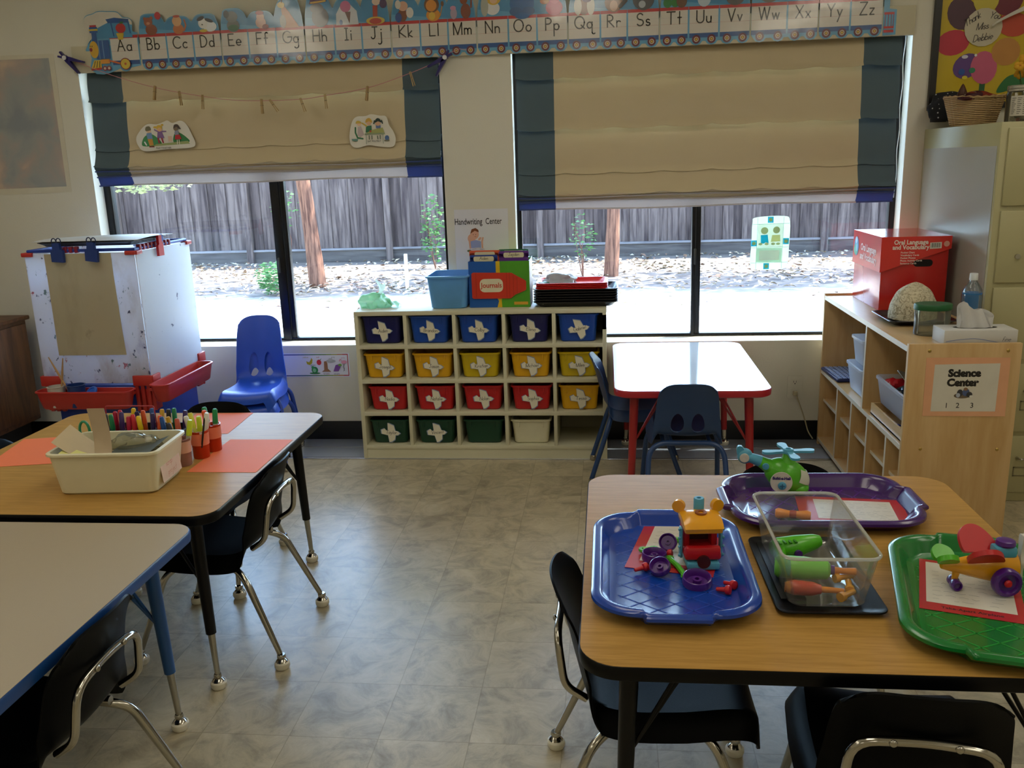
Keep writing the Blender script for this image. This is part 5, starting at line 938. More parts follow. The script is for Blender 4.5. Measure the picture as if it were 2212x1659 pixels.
bent('tan_paper', 'tan paper sheet bent over the left rim of the cream bin', lambda u, v: (-.150+.13*u, -.075+.11*v, .150-.072*u+.02*v*(1-u)-.01*sin(u*3)), P('tan_paper', 'bda67e', .8), loc=L0, rz=4)
bent('tan_paper', 'tan paper strip standing upright in the middle of the cream bin', lambda u, v: (-.055+.012*(1-v)+.050*u-.012*v, -.015+.06*(1-v)**2*0-.06*(1-v)**3, .075+.155*v**1.2), P('tan_paper_strip', 'b29c80', .8), loc=L0, rz=4)
bent('yellow_paper', 'pale yellow paper edge in the left front of the cream bin', lambda u, v: (-.125+.12*u, -.092+.05*v, .122-.045*u+.004*v), P('pale_yellow_paper', 'd8d27c', .8), loc=L0, rz=4)
bent('green_paper', 'green paper edge beneath the yellow paper in the cream bin', lambda u, v: (-.130+.11*u, -.095+.05*v, .110-.045*u+.004*v), P('green_paper', '3f7a5c', .8), loc=L0, rz=4)
t = thing('plastic_bag', 'clear crumpled bag at the back inside the cream bin', 'plastic bag', (-.975, -2.115, ZT_+.07)); blob(MB(), (0, 0, .02), (.075, .022, .042), glassm('clear_film', 'eeeee6', 1.5, .15, .22, 'd8cfae'), 21, .25).build('bag_body', t, sharp=25)
# marker caddy and cups
CAD = P('dark_caddy_plastic', '1c1c22', .4); WIR = P('red_wire', 'a22a38', .35)
t = thing('marker_caddy', 'dark divided caddy with a thin red wire handle full of markers, behind the bin', 'caddy', (-1.075, -1.875, ZT_), 0)
m = MB(); tub(m, .25, .12, .27, .135, .075, .012, CAD, rim=.003, rh=.004)
m.build('caddy_tray', t)
for k in range(1, 5): MB().box((-.125+.05*k, 0, .036), (.003, .118, .064), CAD).build('divider', t)
MB().box((0, 0, .036), (.246, .003, .060), CAD).build('divider', t)
MB().tube(bend([(-.125, .0, .01), (-.125, .0, .150), (.040, .0, .150), (.046, .0, .01)], .008, 3), .0022, WIR, 8).build('wire_handle', t)
cups = []
def cup(x, y, h, r, mat, label, band):
    t = thing('marker_cup', label, 'cup', (x, y, ZT_)); MB().lathe([(r*.88, 0), (r*.92, .003), (r, h-.002), (r+.0015, h), (r-.002, h), (r*.88-.002, .004), (.001, .004)], mat, seg=28).build('cup_body', t)
    if band: MB().lathe([(r*.995, h*.50), (r*1.02, h*.50), (r*1.045, h*.92), (r*1.03, h*.92)], band, seg=28, cap0=False, cap1=False).build('paper_band', t)
CUPO = P('orange_clear_plastic', 'd4431a', .25, trans=.3, alpha=.85); CUPP = P('pinkish_clear_plastic', 'b98877', .25, trans=.3, alpha=.7)
cup(-.885, -2.012, .085, .026, CUPP, 'pinkish clear cup with a paper band, nearest the cream bin', C('cf9f86')); cup(-.862, -1.938, .088, .027, CUPO, 'orange clear cup with a salmon band, in front', C('dc7a58')); cup(-.853, -1.868, .088, .027, CUPO, 'orange clear cup behind the first orange cup', C('dc7a58'))
_mk = {}
def marker(x, y, z, rx, ry, body, cap, L=.125, r=.0068, where='', cname=''):
    t = thing('marker', '%s marker %s' % (cname, where), 'marker', (x, y, z), group='markers '+where, rot=(rx, ry, 0))
    key = (body, cap, L, r)
    if key not in _mk:
        a = MB().lathe([(r*.5, 0), (r, .002), (r, L*.66)], C(body, .35), seg=14); b_ = MB().lathe([(r*1.1, L*.64), (r*1.12, L*.66), (r*1.0, L-.004), (r*.7, L), (.0005, L)], C(cap, .35), seg=14)
        o1 = a.build('barrel', t); o2 = b_.build('cap', t); _mk[key] = (o1.data, o2.data)
    else:
        for nm, me in zip(('barrel', 'cap'), _mk[key]): o = bpy.data.objects.new(nm, me); COL.objects.link(o); o.parent = t
cols = [('1f1f26', '1d1d22', 'black'), ('1f6a48', '1b7a4c', 'green'), ('3a2458', '3a2060', 'purple'), ('8a1f34', 'b01c3c', 'crimson'), ('b5242c', 'c9252e', 'red'), ('d9b50f', 'e0bb10', 'yellow'), ('2a2048', '2a1c50', 'dark violet'), ('c2531c', 'dd5c24', 'orange'), ('245a8a', '1f4f90', 'blue'), ('b08a1c', 'c99a20', 'ochre')]
rnd = random.Random(5)
for j in range(2):
    for k in range(5):
        for q in range(2):
            cidx = (k*2+q+j*3) % 10; b_, c_, nm = cols[cidx]
            x = -1.175+.05*k+.024*q-.012; y = -1.907+.062*j
            marker(x, y, ZT_+.006, rnd.uniform(-7, 7), rnd.uniform(-5, 5), b_, c_, .118+.012*rnd.random(), .0072, 'in the dark caddy, %s row' % ('front', 'back')[j], nm)
for (x, y, rx, ry, b_, c_, nm, w_) in ((-.890, -2.020, 6, -8, '2b2b50', '26262e', 'black', 'in the pinkish cup'), (-.880, -2.006, -4, 10, 'b9b8a8', 'c2d430', 'lime', 'in the pinkish cup'), (-.893, -2.000, -8, -6, 'c08a70', 'b0482a', 'rust', 'in the pinkish cup'),
    (-.870, -1.944, 5, -9, 'd8d6cc', 'd8d6cc', 'white', 'in the front orange cup'), (-.856, -1.946, 6, 4, 'd8d6cc', 'c2d430', 'lime', 'in the front orange cup'), (-.858, -1.930, -5, 8, 'd8d6cc', 'd8d6cc', 'white printed', 'in the front orange cup'), (-.872, -1.930, -6, -10, 'd0d060', 'd8d23a', 'yellow', 'in the front orange cup'),
    (-.860, -1.862, -4, -8, 'd8d6cc', '1c8a4c', 'green', 'in the rear orange cup'), (-.846, -1.866, 4, 6, 'd8d6cc', '1c8a4c', 'green-capped white', 'in the rear orange cup'), (-.853, -1.878, 7, -3, 'd0481f', 'e0531f', 'orange', 'in the rear orange cup')):
    marker(x, y, ZT_+.006, rx, ry, b_, c_, .135, .0078, w_, nm)
t = thing('pencil', 'thin black pencil leaning in the front orange cup', 'pencil', (-.858, -1.952, ZT_+.008), rot=(10, 16, 0)); MB().lathe([(.003, 0), (.003, .13), (.0005, .14)], C('1a1a1c'), seg=8).build('shaft', t)
t = thing('scissors', 'green-handled scissors leaning behind the cream bin', 'scissors', (-1.213, -2.000, ZT_), rot=(0, 0, 0)); GS = P('green_scissor_plastic', '2a8a62', .35)
for cx, cz, a_, b_ in ((-.022, .085, .021, .020), (.012, .105, .016, .030)): MB().tube([(cx+a_*cos(q), .0, cz+b_*sin(q)) for q in [2*pi*k/18 for k in range(18)]], .0042, GS, 8, closed=True).build('finger_ring', t)
m = MB(); m.prism([(-.006, .002), (.0, 0), (.006, .002), (.006, .06), (-.006, .066)], -.002, .002, CHROME, WALLM); m.build('blades', t)
# ================================================================= science shelf
BCH = wood('beech_laminate', 'c9a877', 'bb9762', (10, 10, 1.2), .4, 2.0); BCT = wood('beech_laminate_top', 'c9a877', 'bb9762', (10, 1.2, 10), .3, 2.0); BED = P('pale_edge_band', 'cfc4ad', .4)
t = thing('storage_shelf', 'beech storage shelf with low open cubbies, its end panel carrying the science sign', 'shelf', (1.6495, -.6856, 0))
sx0, sx1, sy0, sy1, sh_ = -.1885, .1885, -.627, .627, .766
m = MB(); m.b2((sx0, sy0, 0), (sx1, sy0+.020, sh_), BCH, .0015); m.b2((sx0, sy1-.020, 0), (sx1, sy1, sh_), BCH, .0015); m.b2((sx1-.012, sy0+.02, .03), (sx1-.002, sy1-.02, sh_-.012), BCH)
m.build('end_panels', t)
def board(nm, y0, y1, x0, x1, z0, z1, mt=BCT):
    MB().b2((x0+.0015, y0, z0), (x1, y1, z1), mt).b2((x0, y0, z0), (x0+.0015, y1, z1), BED).build(nm, t)
board('top_board', sy0+.02, sy1-.02, sx0, sx1-.002, sh_-.030, sh_-.010); board('middle_shelf', sy0+.02, sy1-.02, sx0, sx1-.012, .372, .390); board('bottom_shelf', sy0+.02, sy1-.02, sx0, sx1-.012, .022, .040)
board('divider', -.115, -.099, sx0, sx1-.012, .390, sh_-.030, BCH)
for yy in (.285, .045, -.195, -.445): board('divider', yy-.008, yy+.008, sx0, sx1-.012, .040, .372, BCH)
for a, b_ in ((.293, .607), (.053, .277), (-.187, .037), (-.437, -.203), (-.607, -.453)): board('small_shelf', a, b_, sx0+.018, sx1-.012, .226, .240)
SC_ = P('brass_screw', 'b59a58', .3, metal=.9)
for x, z in ((1.531, .742), (1.792, .741), (1.527, .382), (1.789, .381)): MB().sph((x-1.6495, sy0-.0005, z), (.006, .003, .006), SC_, 12, 6).build('screw', t)
# science sign
t = thing('paper_sign', 'peach-bordered sign reading Science Center on the end of the beech shelf', 'sign', (1.664, -1.3135, .610))
MB(WALLM).prism([(-.142, .108), (.138, .106), (.139, -.106), (-.140, -.104)], 0, .0008, P('peach_card', 'dba27c', .25, coat=.3)).build('sign_border', t)
d = MB(); M = WALLM @ T(0, 0, .0009); d.flat([(-.112, .083), (.106, .086), (.104, -.088), (-.114, -.087)], .0002, C('cfcabd', .3), M)
txt(d, 'Science', .036, C('16120f'), M @ T(-.010, .040, 0), .0006, bold=.0022); txt(d, 'Center', .036, C('16120f'), M @ T(-.014, .006, 0), .0006, bold=.0022)
draw(d, [('e', -.012, -.030, .028, .010, '6a5a44'), ('e', -.020, -.020, .010, .013, '3a3a40'), ('e', .0, -.018, .012, .014, '4a5a84'), ('e', .012, -.026, .010, .010, '2f2f34'), ('e', -.002, -.006, .007, .006, '8a6a50'), ('e', -.026, -.028, .007, .008, 'a8b0c0'), ('e', .018, -.032, .006, .004, 'd8d8d0')], M)
for s_, x in (('1', -.062), ('2', -.024), ('3', .024)): txt(d, s_, .026, C('2a2622'), M @ T(x, -.074, 0), .0006, bold=.0002)
d.build('sign_print', t)
# ---- inside the shelf
CLR = glassm('clear_tub_plastic', 'f6f8fa', .8, .12, .40, 'eef2fa')
def cleartub(label, loc, w0, d0, w1, d1, h, rz=0):
    t = thing('clear_tub', label, 'tub', loc, rz); tub(MB(), w0, d0, w1, d1, h, .015, CLR, t=.002, rim=.006, rh=.012).build('tub_body', t); return t
t = thing('toy_laptop', 'blue-black toy laptop keyboard on the middle shelf of the beech shelf', 'toy laptop', (1.545, -.228, .391), 3)
m = MB(); m.box((0, 0, .009), (.17, .26, .016), P('navy_toy_plastic', '1a2450', .35), .005); m.build('laptop_base', t)
m = MB()
for i in range(6):
    for j in range(11): m.box((-.066+.022*i, -.115+.0225*j, .0185), (.015, .016, .004), P('grey_keys', '8f9dbb', .4), .001)
ko = m.build('keys', t)
m = MB(); m.box((.075, .0, .045), (.012, .22, .07), P('navy_toy_plastic', '1a2450', .35), .004); m.build('laptop_screen', t)
cleartub('clear plastic tub beside the toy laptop on the beech shelf, topped by another tub', (1.575, -.555, .391), .15, .20, .175, .235, .128)
cleartub('smaller clear plastic tub stacked on top of another tub in the beech shelf', (1.575, -.545, .520), .13, .145, .155, .17, .120)
t = thing('wooden_tray', 'shallow wooden tray of small blocks under the clear toy tub', 'tray', (1.570, -1.075, .391)); m = MB()
m.b2((-.095, -.20, 0), (.16, .20, .006), BCT); m.b2((-.095, -.20, 0), (-.087, .20, .045), BCT); m.b2((.152, -.20, 0), (.16, .20, .045), BCT); m.b2((-.087, -.20, 0), (.152, -.192, .045), BCT); m.b2((-.087, .192, 0), (.152, .20, .045), BCT); m.build('tray_frame', t)
rnd = random.Random(8); TC_ = ['1f2f8a', 'c9342a', 'd8b52a', '2a8a4a', '6a3a8a', 'd8d8d0']
for k in range(14):
    c_ = TC_[k % 6]; nm = ['blue', 'red', 'yellow', 'green', 'purple', 'white'][k % 6]
    o = MB().box((0, 0, .011), (.022, .022, .022), P('block_'+c_, c_, .35), .003).build('toy_block', loc=(1.50+.034*(k % 4), -1.235+.034*(k//4), .398), rz=rnd.uniform(0, 60)); tag(o, '%s toy block in the shallow wooden tray' % nm, 'toy block', 'blocks in the wooden tray')
ct = cleartub('large clear tub of mixed toys at the near end of the beech shelf', (1.590, -1.055, .4365), .17, .34, .195, .375, .115)
for k, (dx, dy, dz, r_, c_, nm) in enumerate(((-.045, .12, .085, .036, 'b01d2a', 'glossy red'), (-.03, .04, .075, .034, '1c2a3a', 'dark blue'), (.02, -.02, .080, .036, 'd0952a', 'orange'), (-.02, -.09, .085, .034, '3a2a6a', 'purple'), (.04, .09, .080, .032, 'c9a82a', 'yellow'), (-.04, -.02, .045, .035, 'a83040', 'dull red'), (.03, -.11, .06, .03, '1f2f5a', 'navy'))):
    o = blob(MB(), (0, 0, 0), (r_*1.2, r_*.9, r_*.8), P('toy_'+c_, c_, .2), 40+k, .2, 20, 12, False).build('plastic_toy', loc=(1.590+dx, -1.055+dy, .4365+dz)); tag(o, '%s plastic toy inside the large clear tub' % nm, 'toy')
t = thing('plastic_toy', 'pale clear lid card leaning over the toys in the large tub', 'lid', (1.60, -1.02, .545), rot=(25, 18, 20)); MB().box((0, 0, 0), (.11, .15, .004), glassm('pale_lid', 'dcd6c8', 1.2, .1, .35, 'c8bca4'), .001).build('lid_sheet', t)
# ---- on top of the shelf
zt = .7562
t = thing('storage_box', 'red cardboard box reading Oral Language and Vocabulary on the beech shelf', 'box', (1.7125, -.330, zt))
RB = P('red_box_board', 'b9201c', .25, var=.04, coat=.35); RB2 = P('red_lid_board', 'd4302a', .2, var=.04, coat=.4)
bw, bd_, bh_ = .272, .42, .315
MB().box((0, 0, .15), (bw, bd_, .30), RB, .002).build('box_body', t)
m = MB(); ox, oy = bw/2+.007, bd_/2+.007
# lid: shallow on the left back, its lower edge slants down to the left front corner
zl = [(-ox, -oy, .165), (ox, -oy, .262), (ox, oy, .262), (-ox, oy, .165)]
m.loft([[(a, b_, c_) for a, b_, c_ in zl], [(a, b_, bh_) for a, b_, c_ in zl]], RB2, cap0=False, cap1=True); m.build('box_lid', t)
h_ = MB(); M = WALLM @ T(0, 0, oy+.0006); MB(WALLM @ T(0, 0, bd_/2+.0004)).prism([(x+.035, y+.202) for x, y in rr(.078, .030, .014)], 0, .0004, P('hand_hole_dark', '0e0806', .9)).build('hand_hole', t)
txt(h_, 'Oral Language', .026, C('e8d8cc'), M @ T(-.022, .283, 0), .0004, bold=.0008, sx=.92); txt(h_, 'and Vocabulary', .026, C('e8d8cc'), M @ T(-.022, .262, 0), .0004, bold=.0008, sx=.92)
for k, s_ in enumerate(('Pocket Chart', 'Vocabulary Cards', 'Pocket Photos', 'Photo Activity Cards', 'Sentence Cards')): txt(h_, s_, .0105, C('e8d0c4'), M @ T(-.062, .245-.0115*k, 0), .0004, bold=.0002, align='LEFT')
h_.flat([(.055, .262), (.102, .264), (.102, .290), (.055, .288)], .0004, C('dcd8cc'), M)
for k in range(12): h_.flat([(.059+.0032*k, .267), (.059+.0032*k+(.0018 if k % 3 else .0009), .267), (.059+.0032*k+(.0018 if k % 3 else .0009), .286), (.059+.0032*k, .286)], .0007, C('1c1a1a'), M)
h_.flat(ell(.012, .012, 18, .122, .282), .0004, C('e0a090'), M); h_.build('front_print', t)
M = Matrix.Rotation(R(-90), 4, 'Z') @ WALLM @ T(0, 0, ox+.0006); s2 = MB()
txt(s2, 'Oral Language', .043, C('e8c8c4'), M @ T(.035, .235, 0), .0004, bold=.001, sx=.95); txt(s2, 'and Vocabulary', .043, C('e8c8c4'), M @ T(.035, .195, 0), .0004, bold=.001, sx=.95)
draw(s2, [('e', -.158, .245, .036, .044, '3a78a8'), ('e', -.165, .228, .032, .024, '3a9a7a'), ('e', -.160, .272, .016, .016, 'a8c4d8'), ('e', -.15, .240, .014, .02, '7ab0cc')], M); s2.build('side_print', t)
t = thing('serving_tray', 'black plastic tray under the white coral on the beech shelf', 'tray', (1.640, -.795, zt), 0); tub(MB(), .21, .22, .25, .27, .022, .02, BT, rim=.005, rh=.003).build('tray_body', t)
def coralmat():
    m = bpy.data.materials.new('coral'); m.use_nodes = True; n = m.node_tree.nodes; l = m.node_tree.links; b = n['Principled BSDF']
    tc = n.new('ShaderNodeTexCoord'); nz = n.new('ShaderNodeTexNoise'); nz.inputs['Scale'].default_value = 45; nz.inputs['Detail'].default_value = 5; nz.inputs['Distortion'].default_value = 2.5; l.new(tc.outputs['Object'], nz.inputs['Vector'])
    cr = n.new('ShaderNodeValToRGB'); e = cr.color_ramp.elements; e[0].position = .35; e[0].color = lin('93876a'); e[1].position = .55; e[1].color = lin('d2c9ae'); l.new(nz.outputs['Fac'], cr.inputs[0]); l.new(cr.outputs[0], b.inputs['Base Color'])
    bp = n.new('ShaderNodeBump'); bp.inputs['Distance'].default_value = .006; bp.inputs['Strength'].default_value = .9; l.new(nz.outputs['Fac'], bp.inputs['Height']); l.new(bp.outputs[0], b.inputs['Normal']); b.inputs['Roughness'].default_value = .9; return m
rg = []; rnd = random.Random(2)
for i in range(15):
    a = pi/2*i/14; rg.append([( (.092*cos(a)+.001)*(1+.05*sin(3*q+1)+.02*sin(9*q+i))*cos(q), .075*(cos(a)+.01)*(1+.05*sin(2*q)+.02*sin(8*q+i))*sin(q), .004+.142*sin(a)**.85*(1+.03*sin(q*2))) for q in [2*pi*k/40 for k in range(40)]])
tag(MB().loft(rg, coralmat()).build('coral_rock', loc=(1.640, -.780, zt+.0045)), 'cream white domed brain coral standing on the black tray', 'coral')
t = thing('plastic_jar', 'wide clear jar with a green screw lid on the beech shelf', 'jar', (1.612, -1.082, zt))
JG_ = glassm('clear_jar', 'f0f0e8', 1, .03, .10, 'c8c4b0'); m = MB()
S2 = Matrix.Diagonal((1, .80, 1, 1))
m.lathe([(.060, 0), (.063, .004), (.063, .092), (.060, .098), (.058, .098), (.0605, .090), (.0605, .006), (.001, .004)], JG_, seg=40, M=S2); m.build('jar_body', t)
MB().lathe([(.0655, .094), (.067, .096), (.067, .112), (.0645, .116), (.001, .116)], P('green_jar_lid', '14582c', .4), seg=48, M=S2).build('jar_lid', t)
t = thing('tissue_box', 'white tissue box with a tissue pulled up, at the near end of the beech shelf', 'tissue box', (1.708, -1.228, zt))
m = MB(); m.box((0, 0, .026), (.245, .115, .052), P('tissue_box_card', 'c6c5c2', .4), .002); m.build('box_body', t)
m = MB(WALLM @ T(0, 0, .0582)); m.ribbon(spline([(-.115, .012), (-.08, .018), (-.02, .022), (.03, .014), (.07, .006), (.12, .003)], 4), .002, 0, C('6a7cb0')); pen(m, 'fine', .016, .0012, C('4a4a58'), T(.085, .012, 0), .0003, slant=.35); m.build('box_print', t)
MB().flat(ell(.075, .028, 24), .0524, C('2a2826')).build('box_opening', t)
def tis(u, v):
    a = u*2*pi; k = 1-v; r_ = (.060*k+.052*(v)*(.55+.25*sin(a*3+1))) ; return (r_*cos(a)*(1+.25*sin(5*a)*v)-.030*v+.045*max(0, cos(a))*v, .30*r_*sin(a)*(1+.3*sin(4*a)*v)+.004*sin(7*a), .045+.098*v*(1-.45*max(0, cos(a))**2)*(1-.12*(1+cos(5*a))))
MB().sheet(tis, 60, 14, .0006, P('tissue_paper', 'd9d8d6', .8, trans=.25)).build('tissue', t, sharp=80)
t = thing('soap_bottle', 'clear bottle of blue liquid with a white cap behind the tissue box', 'bottle', (1.815, -.905, zt))
BL = glassm('clear_bottle', 'f8fbfc', .8, .03, .06, 'c8d4d8'); m = MB()
bp_ = [(.036, 0), (.038, .004), (.038, .115), (.034, .140), (.022, .160), (.0135, .172), (.0135, .182)]
m.lathe(bp_+[(.0125, .182), (.0125, .172), (.0205, .160), (.0325, .139), (.0365, .114), (.0365, .004), (.001, .003)], BL, seg=32); m.build('bottle_body', t)
MB().lathe([(.001, .004), (.0352, .005), (.0352, .128), (.001, .130)], P('blue_liquid', '1794dd', .3, trans=.3, var=.02), seg=32).build('liquid', t)
MB().lathe([(.0155, .176), (.0158, .178), (.0150, .200), (.0135, .202), (.001, .202)], P('white_cap', 'd2d8da', .35), seg=24).build('cap', t)
# ================================================================= file cabinet
FCM = P('beige_enamel_steel', 'aba57c', .38, var=.02, scale=3, bump=.1, bscale=900); FCS = P('grey_enamel_side', 'a29f93', .35, var=.02, scale=3, bump=.1, bscale=900)
t = thing('filing_cabinet', 'tall beige steel filing cabinet in the right corner behind the beech shelf', 'filing cabinet', (2.120, -.42, 0))
m = MB(); m.box((0, 0, .7585), (.46, .836, 1.517), FCM, .004); m.build('carcass', t)
m = MB(); m.box((-.2307, 0, .73), (.001, .80, 1.40), FCS); m.build('side_panel', t)
for k, (za, zb2) in enumerate(((1.203, 1.498), (.908, 1.190), (.600, .895), (.30, .588), (.04, .288))):
    d = MB(); d.box((.008, -.4230, (za+zb2)/2), (.425, .012, zb2-za-.006), FCM, .003); dr = d.build('drawer', t)
    MB().tube(bend([(-.05, -.430, (za+zb2)/2+.03), (-.05, -.455, (za+zb2)/2+.03), (.05, -.455, (za+zb2)/2+.03), (.05, -.430, (za+zb2)/2+.03)], .01, 3), .005, CHROME, 8).build('handle', dr)
    lh = MB(WALLM @ T(0, 0, .4292)); zc = (za+zb2)/2-.03
    for a, b_ in (((-.06, zc-.02), (.04, zc-.016)), ((-.06, zc+.016), (.04, zc+.02)), ((-.06, zc-.02), (-.056, zc+.02)), ((.036, zc-.02), (.04, zc+.02))): lh.prism([(a[0], a[1]), (b_[0], a[1]), (b_[0], b_[1]), (a[0], b_[1])], 0, .003, P('label_holder', '8a8468', .35, metal=.6))
    lh.build('label_holder', dr)
MB().cyl((-.13, -.428, 1.013), (-.13, -.437, 1.013), .010, CHROME).build('lock', t)
zc_ = 1.5175
# basket
def wickermat():
    m = bpy.data.materials.new('wicker'); m.use_nodes = True; n = m.node_tree.nodes; l = m.node_tree.links; b = n['Principled BSDF']
    tc = n.new('ShaderNodeTexCoord'); w1 = n.new('ShaderNodeTexWave'); w1.bands_direction = 'Z'; w1.inputs['Scale'].default_value = 42; w1.inputs['Distortion'].default_value = 1.5; w1.inputs['Detail'].default_value = 1; l.new(tc.outputs['Object'], w1.inputs[0])
    cr = n.new('ShaderNodeValToRGB'); cr.color_ramp.elements[0].color = lin('7c5f3c'); cr.color_ramp.elements[1].color = lin('c6a878'); cr.color_ramp.elements[0].position = .1; cr.color_ramp.elements[1].position = .5; l.new(w1.outputs[0], cr.inputs[0]); l.new(cr.outputs[0], b.inputs['Base Color'])
    bp = n.new('ShaderNodeBump'); bp.inputs['Distance'].default_value = .004; l.new(w1.outputs[0], bp.inputs['Height']); l.new(bp.outputs[0], b.inputs['Normal']); b.inputs['Roughness'].default_value = .7; return m
WK = wickermat()
t = thing('wicker_basket', 'oval wicker basket on top of the filing cabinet', 'basket', (2.000, -.265, zc_))
rings = []
for k, z in enumerate([.0, .004, .03, .06, .09, .118, .118, .09, .05, .012]):
    q = [.9, 1, 1.08, 1.18, 1.28, 1.36, 1.28, 1.20, 1.08, .95][k]
    rings.append([(.090*q*cos(a)*(1+.018*sin(30*a)), .072*q*sin(a)*(1+.018*sin(30*a)), z+.004*cos(2*a)*(z > .05)) for a in [2*pi*j/120 for j in range(120)]])
MB().loft(rings, WK).build('basket_body', t)
MB().tube([(.121*cos(a), .097*sin(a), .120+.004*cos(2*a)+.002*sin(24*a)) for a in [2*pi*j/96 for j in range(96)]], .006, WK, 8, closed=True).build('rim', t)
t = thing('patterned_cloth', 'red and brown patterned cloth bunched in the wicker basket', 'cloth', (2.005, -.265, zc_+.105)); CP = stainmat('patterned_cloth', '5a2a30', [('a8402a', 22, .52, .05, .9), ('c9a078', 30, .60, .04, .9), ('2a1a2e', 26, .62, .04, .9), ('6a4a8a', 34, .66, .03, .8)])
blob(MB(), (0, 0, .010), (.108, .085, .026), CP, 61, .25).build('cloth_body', t, sharp=80)
t = thing('cloth_doll', 'small brown cloth figure tip poking out of the wicker basket', 'cloth toy', (1.935, -.300, zc_+.125)); MB().lathe([(.018, 0), (.020, .012), (.013, .030), (.006, .046), (.001, .052)], stainmat('brown_patterned_cloth', '6a4434', [('c9c0a8', 40, .6, .04, .8)]), seg=16).build('cone_body', t)
t = thing('cloth_bag', 'black cloth bag with white dots behind the wicker basket', 'bag', (1.958, -.095, zc_))
def dotmat():
    m = bpy.data.materials.new('dotted_cloth'); m.use_nodes = True; n = m.node_tree.nodes; l = m.node_tree.links; b = n['Principled BSDF']
    tc = n.new('ShaderNodeTexCoord'); v = n.new('ShaderNodeTexVoronoi'); v.inputs['Scale'].default_value = 48; v.inputs['Randomness'].default_value = .35; l.new(tc.outputs['Object'], v.inputs['Vector'])
    lt_ = n.new('ShaderNodeMath'); lt_.operation = 'LESS_THAN'; lt_.inputs[1].default_value = .16; l.new(v.outputs['Distance'], lt_.inputs[0]); mx = n.new('ShaderNodeMix'); mx.data_type = 'RGBA'; l.new(lt_.outputs[0], mx.inputs[0]); mx.inputs[6].default_value = lin('0c0c12'); mx.inputs[7].default_value = lin('b8b8b8'); l.new(mx.outputs[2], b.inputs['Base Color']); b.inputs['Roughness'].default_value = .85; return m
blob(MB(), (0, 0, .075), (.090, .058, .085), dotmat(), 71, .10).build('bag_body', t, sharp=80)
t = thing('glass_jar', 'glass jar with a silver lid and a typed label on the filing cabinet', 'jar', (2.082, -.52, zc_))
MB().lathe([(.048, 0), (.052, .005), (.053, .115), (.046, .128), (.044, .128), (.050, .113), (.049, .007), (.001, .006)], glassm('jar_glass', 'e6e6dc', 1.3, .02, .05, 'c9c4b4'), seg=36).build('jar_body', t)
MB().lathe([(.049, .124), (.051, .125), (.051, .132), (.049, .134), (.051, .136), (.051, .145), (.048, .148), (.001, .148)], P('silver_lid', 'b9b6ac', .25, metal=.9), seg=36).build('jar_lid', t)
m = MB(); m.sheet(lambda u, v: (.0536*cos(R(-150+120*u)), .0536*sin(R(-150+120*u)), .028+.078*v), 16, 2, .0006, P('jar_label_paper', 'b9b3a4', .6)); lo_ = m.build('jar_label', t)
m = MB()
for k in range(9):
    for q in range(5): m.sheet(lambda u, v, k=k, q=q: (.0543*cos(R(-145+22*q+17*u*(.6+.4*((k*7+q*3) % 3)/2))), .0543*sin(R(-145+22*q+17*u*(.6+.4*((k*7+q*3) % 3)/2))), .036+.0075*k+.002*v), 3, 1, .0001, C('3c3a38'))
m.build('label_text', lo_)
rnd = random.Random(4)
for k in range(9):
    c_ = ('b5402a', 'b08a6a', 'c9c0b0')[k % 3]; a = rnd.uniform(0, 6.28)
    o = MB().sph((0, 0, .008), (.011, .009, .008), P('wrapped_sweet_'+c_, c_, .4), 12, 8).build('sweet', loc=(2.082+.034*cos(a)*(k/9)**.5, -.52+.034*sin(a)*(k/9)**.5, zc_+.0065+.007*(k//5))); tag(o, 'small %s sweet at the bottom of the glass jar' % ('red', 'tan', 'pale')[k % 3], 'sweet', '%s sweets in the glass jar' % ('red', 'tan', 'pale')[k % 3])
t = thing('flower_pot', 'bunch of yellow flowers behind the glass jar on the filing cabinet', 'flowers', (2.19, -.33, zc_)); YF = P('yellow_petal', 'd9a420', .6, trans=.2); 
MB().lathe([(.040, 0), (.050, .09), (.054, .092), (.054, .10), (.046, .10), (.038, .01), (.001, .01)], P('dark_pot', '3a3028', .6), seg=24).build('pot', t)
st = MB(); fl = [(-.055, -.02, .235), (-.03, .0, .265), (-.015, -.03, .22), (.02, -.01, .25), (.05, .02, .24), (-.035, .02, .205), (.03, -.03, .21)]
for x, y, z in fl: st.tube([(0, 0, .08), (x*.5, y*.5, z*.6), (x, y, z)], .002, LEAF2, 6)
st.build('stems', t)
for x, y, z in fl:
    f = MB(Matrix.Translation((x, y, z)))
    for k in range(5): a = 2*pi*k/5+x*50; f.sph((.012*cos(a), .006*sin(a)-.004, .010*sin(a)), (.012, .008, .011), YF, 10, 6)
    f.sph((0, -.010, 0), (.005, .004, .005), P('orange_centre', 'b8641c', .6), 8, 6); f.build('blossom', t)
# thank-you board
t = thing('framed_board', 'yellow flower picture in a black frame reading Thank You Miss Debbie', 'picture', (2.30, -.001, 1.905))
fr = MB(WALLM); BF = P('black_picture_frame', '0f0d0c', .35)
x0_, x1_, z0_, z1_ = -.410, .42, -.305, .40
for a, b_ in (((x0_, z0_), (x0_+.028, z1_)), ((x1_-.028, z0_), (x1_, z1_)), ((x0_+.028, z0_), (x1_-.028, z0_+.028)), ((x0_+.028, z1_-.028), (x1_-.028, z1_))): fr.prism([(a[0], a[1]), (b_[0], a[1]), (b_[0], b_[1]), (a[0], b_[1])], 0, .022, BF)
fr.build('frame', t)
d = MB(); M = WALLM @ T(0, 0, .004); d.flat([(x0_+.02, z0_+.02), (x1_-.02, z0_+.02), (x1_-.02, z1_-.02), (x0_+.02, z1_-.02)], 0, P('yellow_board', 'bfa50e', .3, var=.05, coat=.2), M)
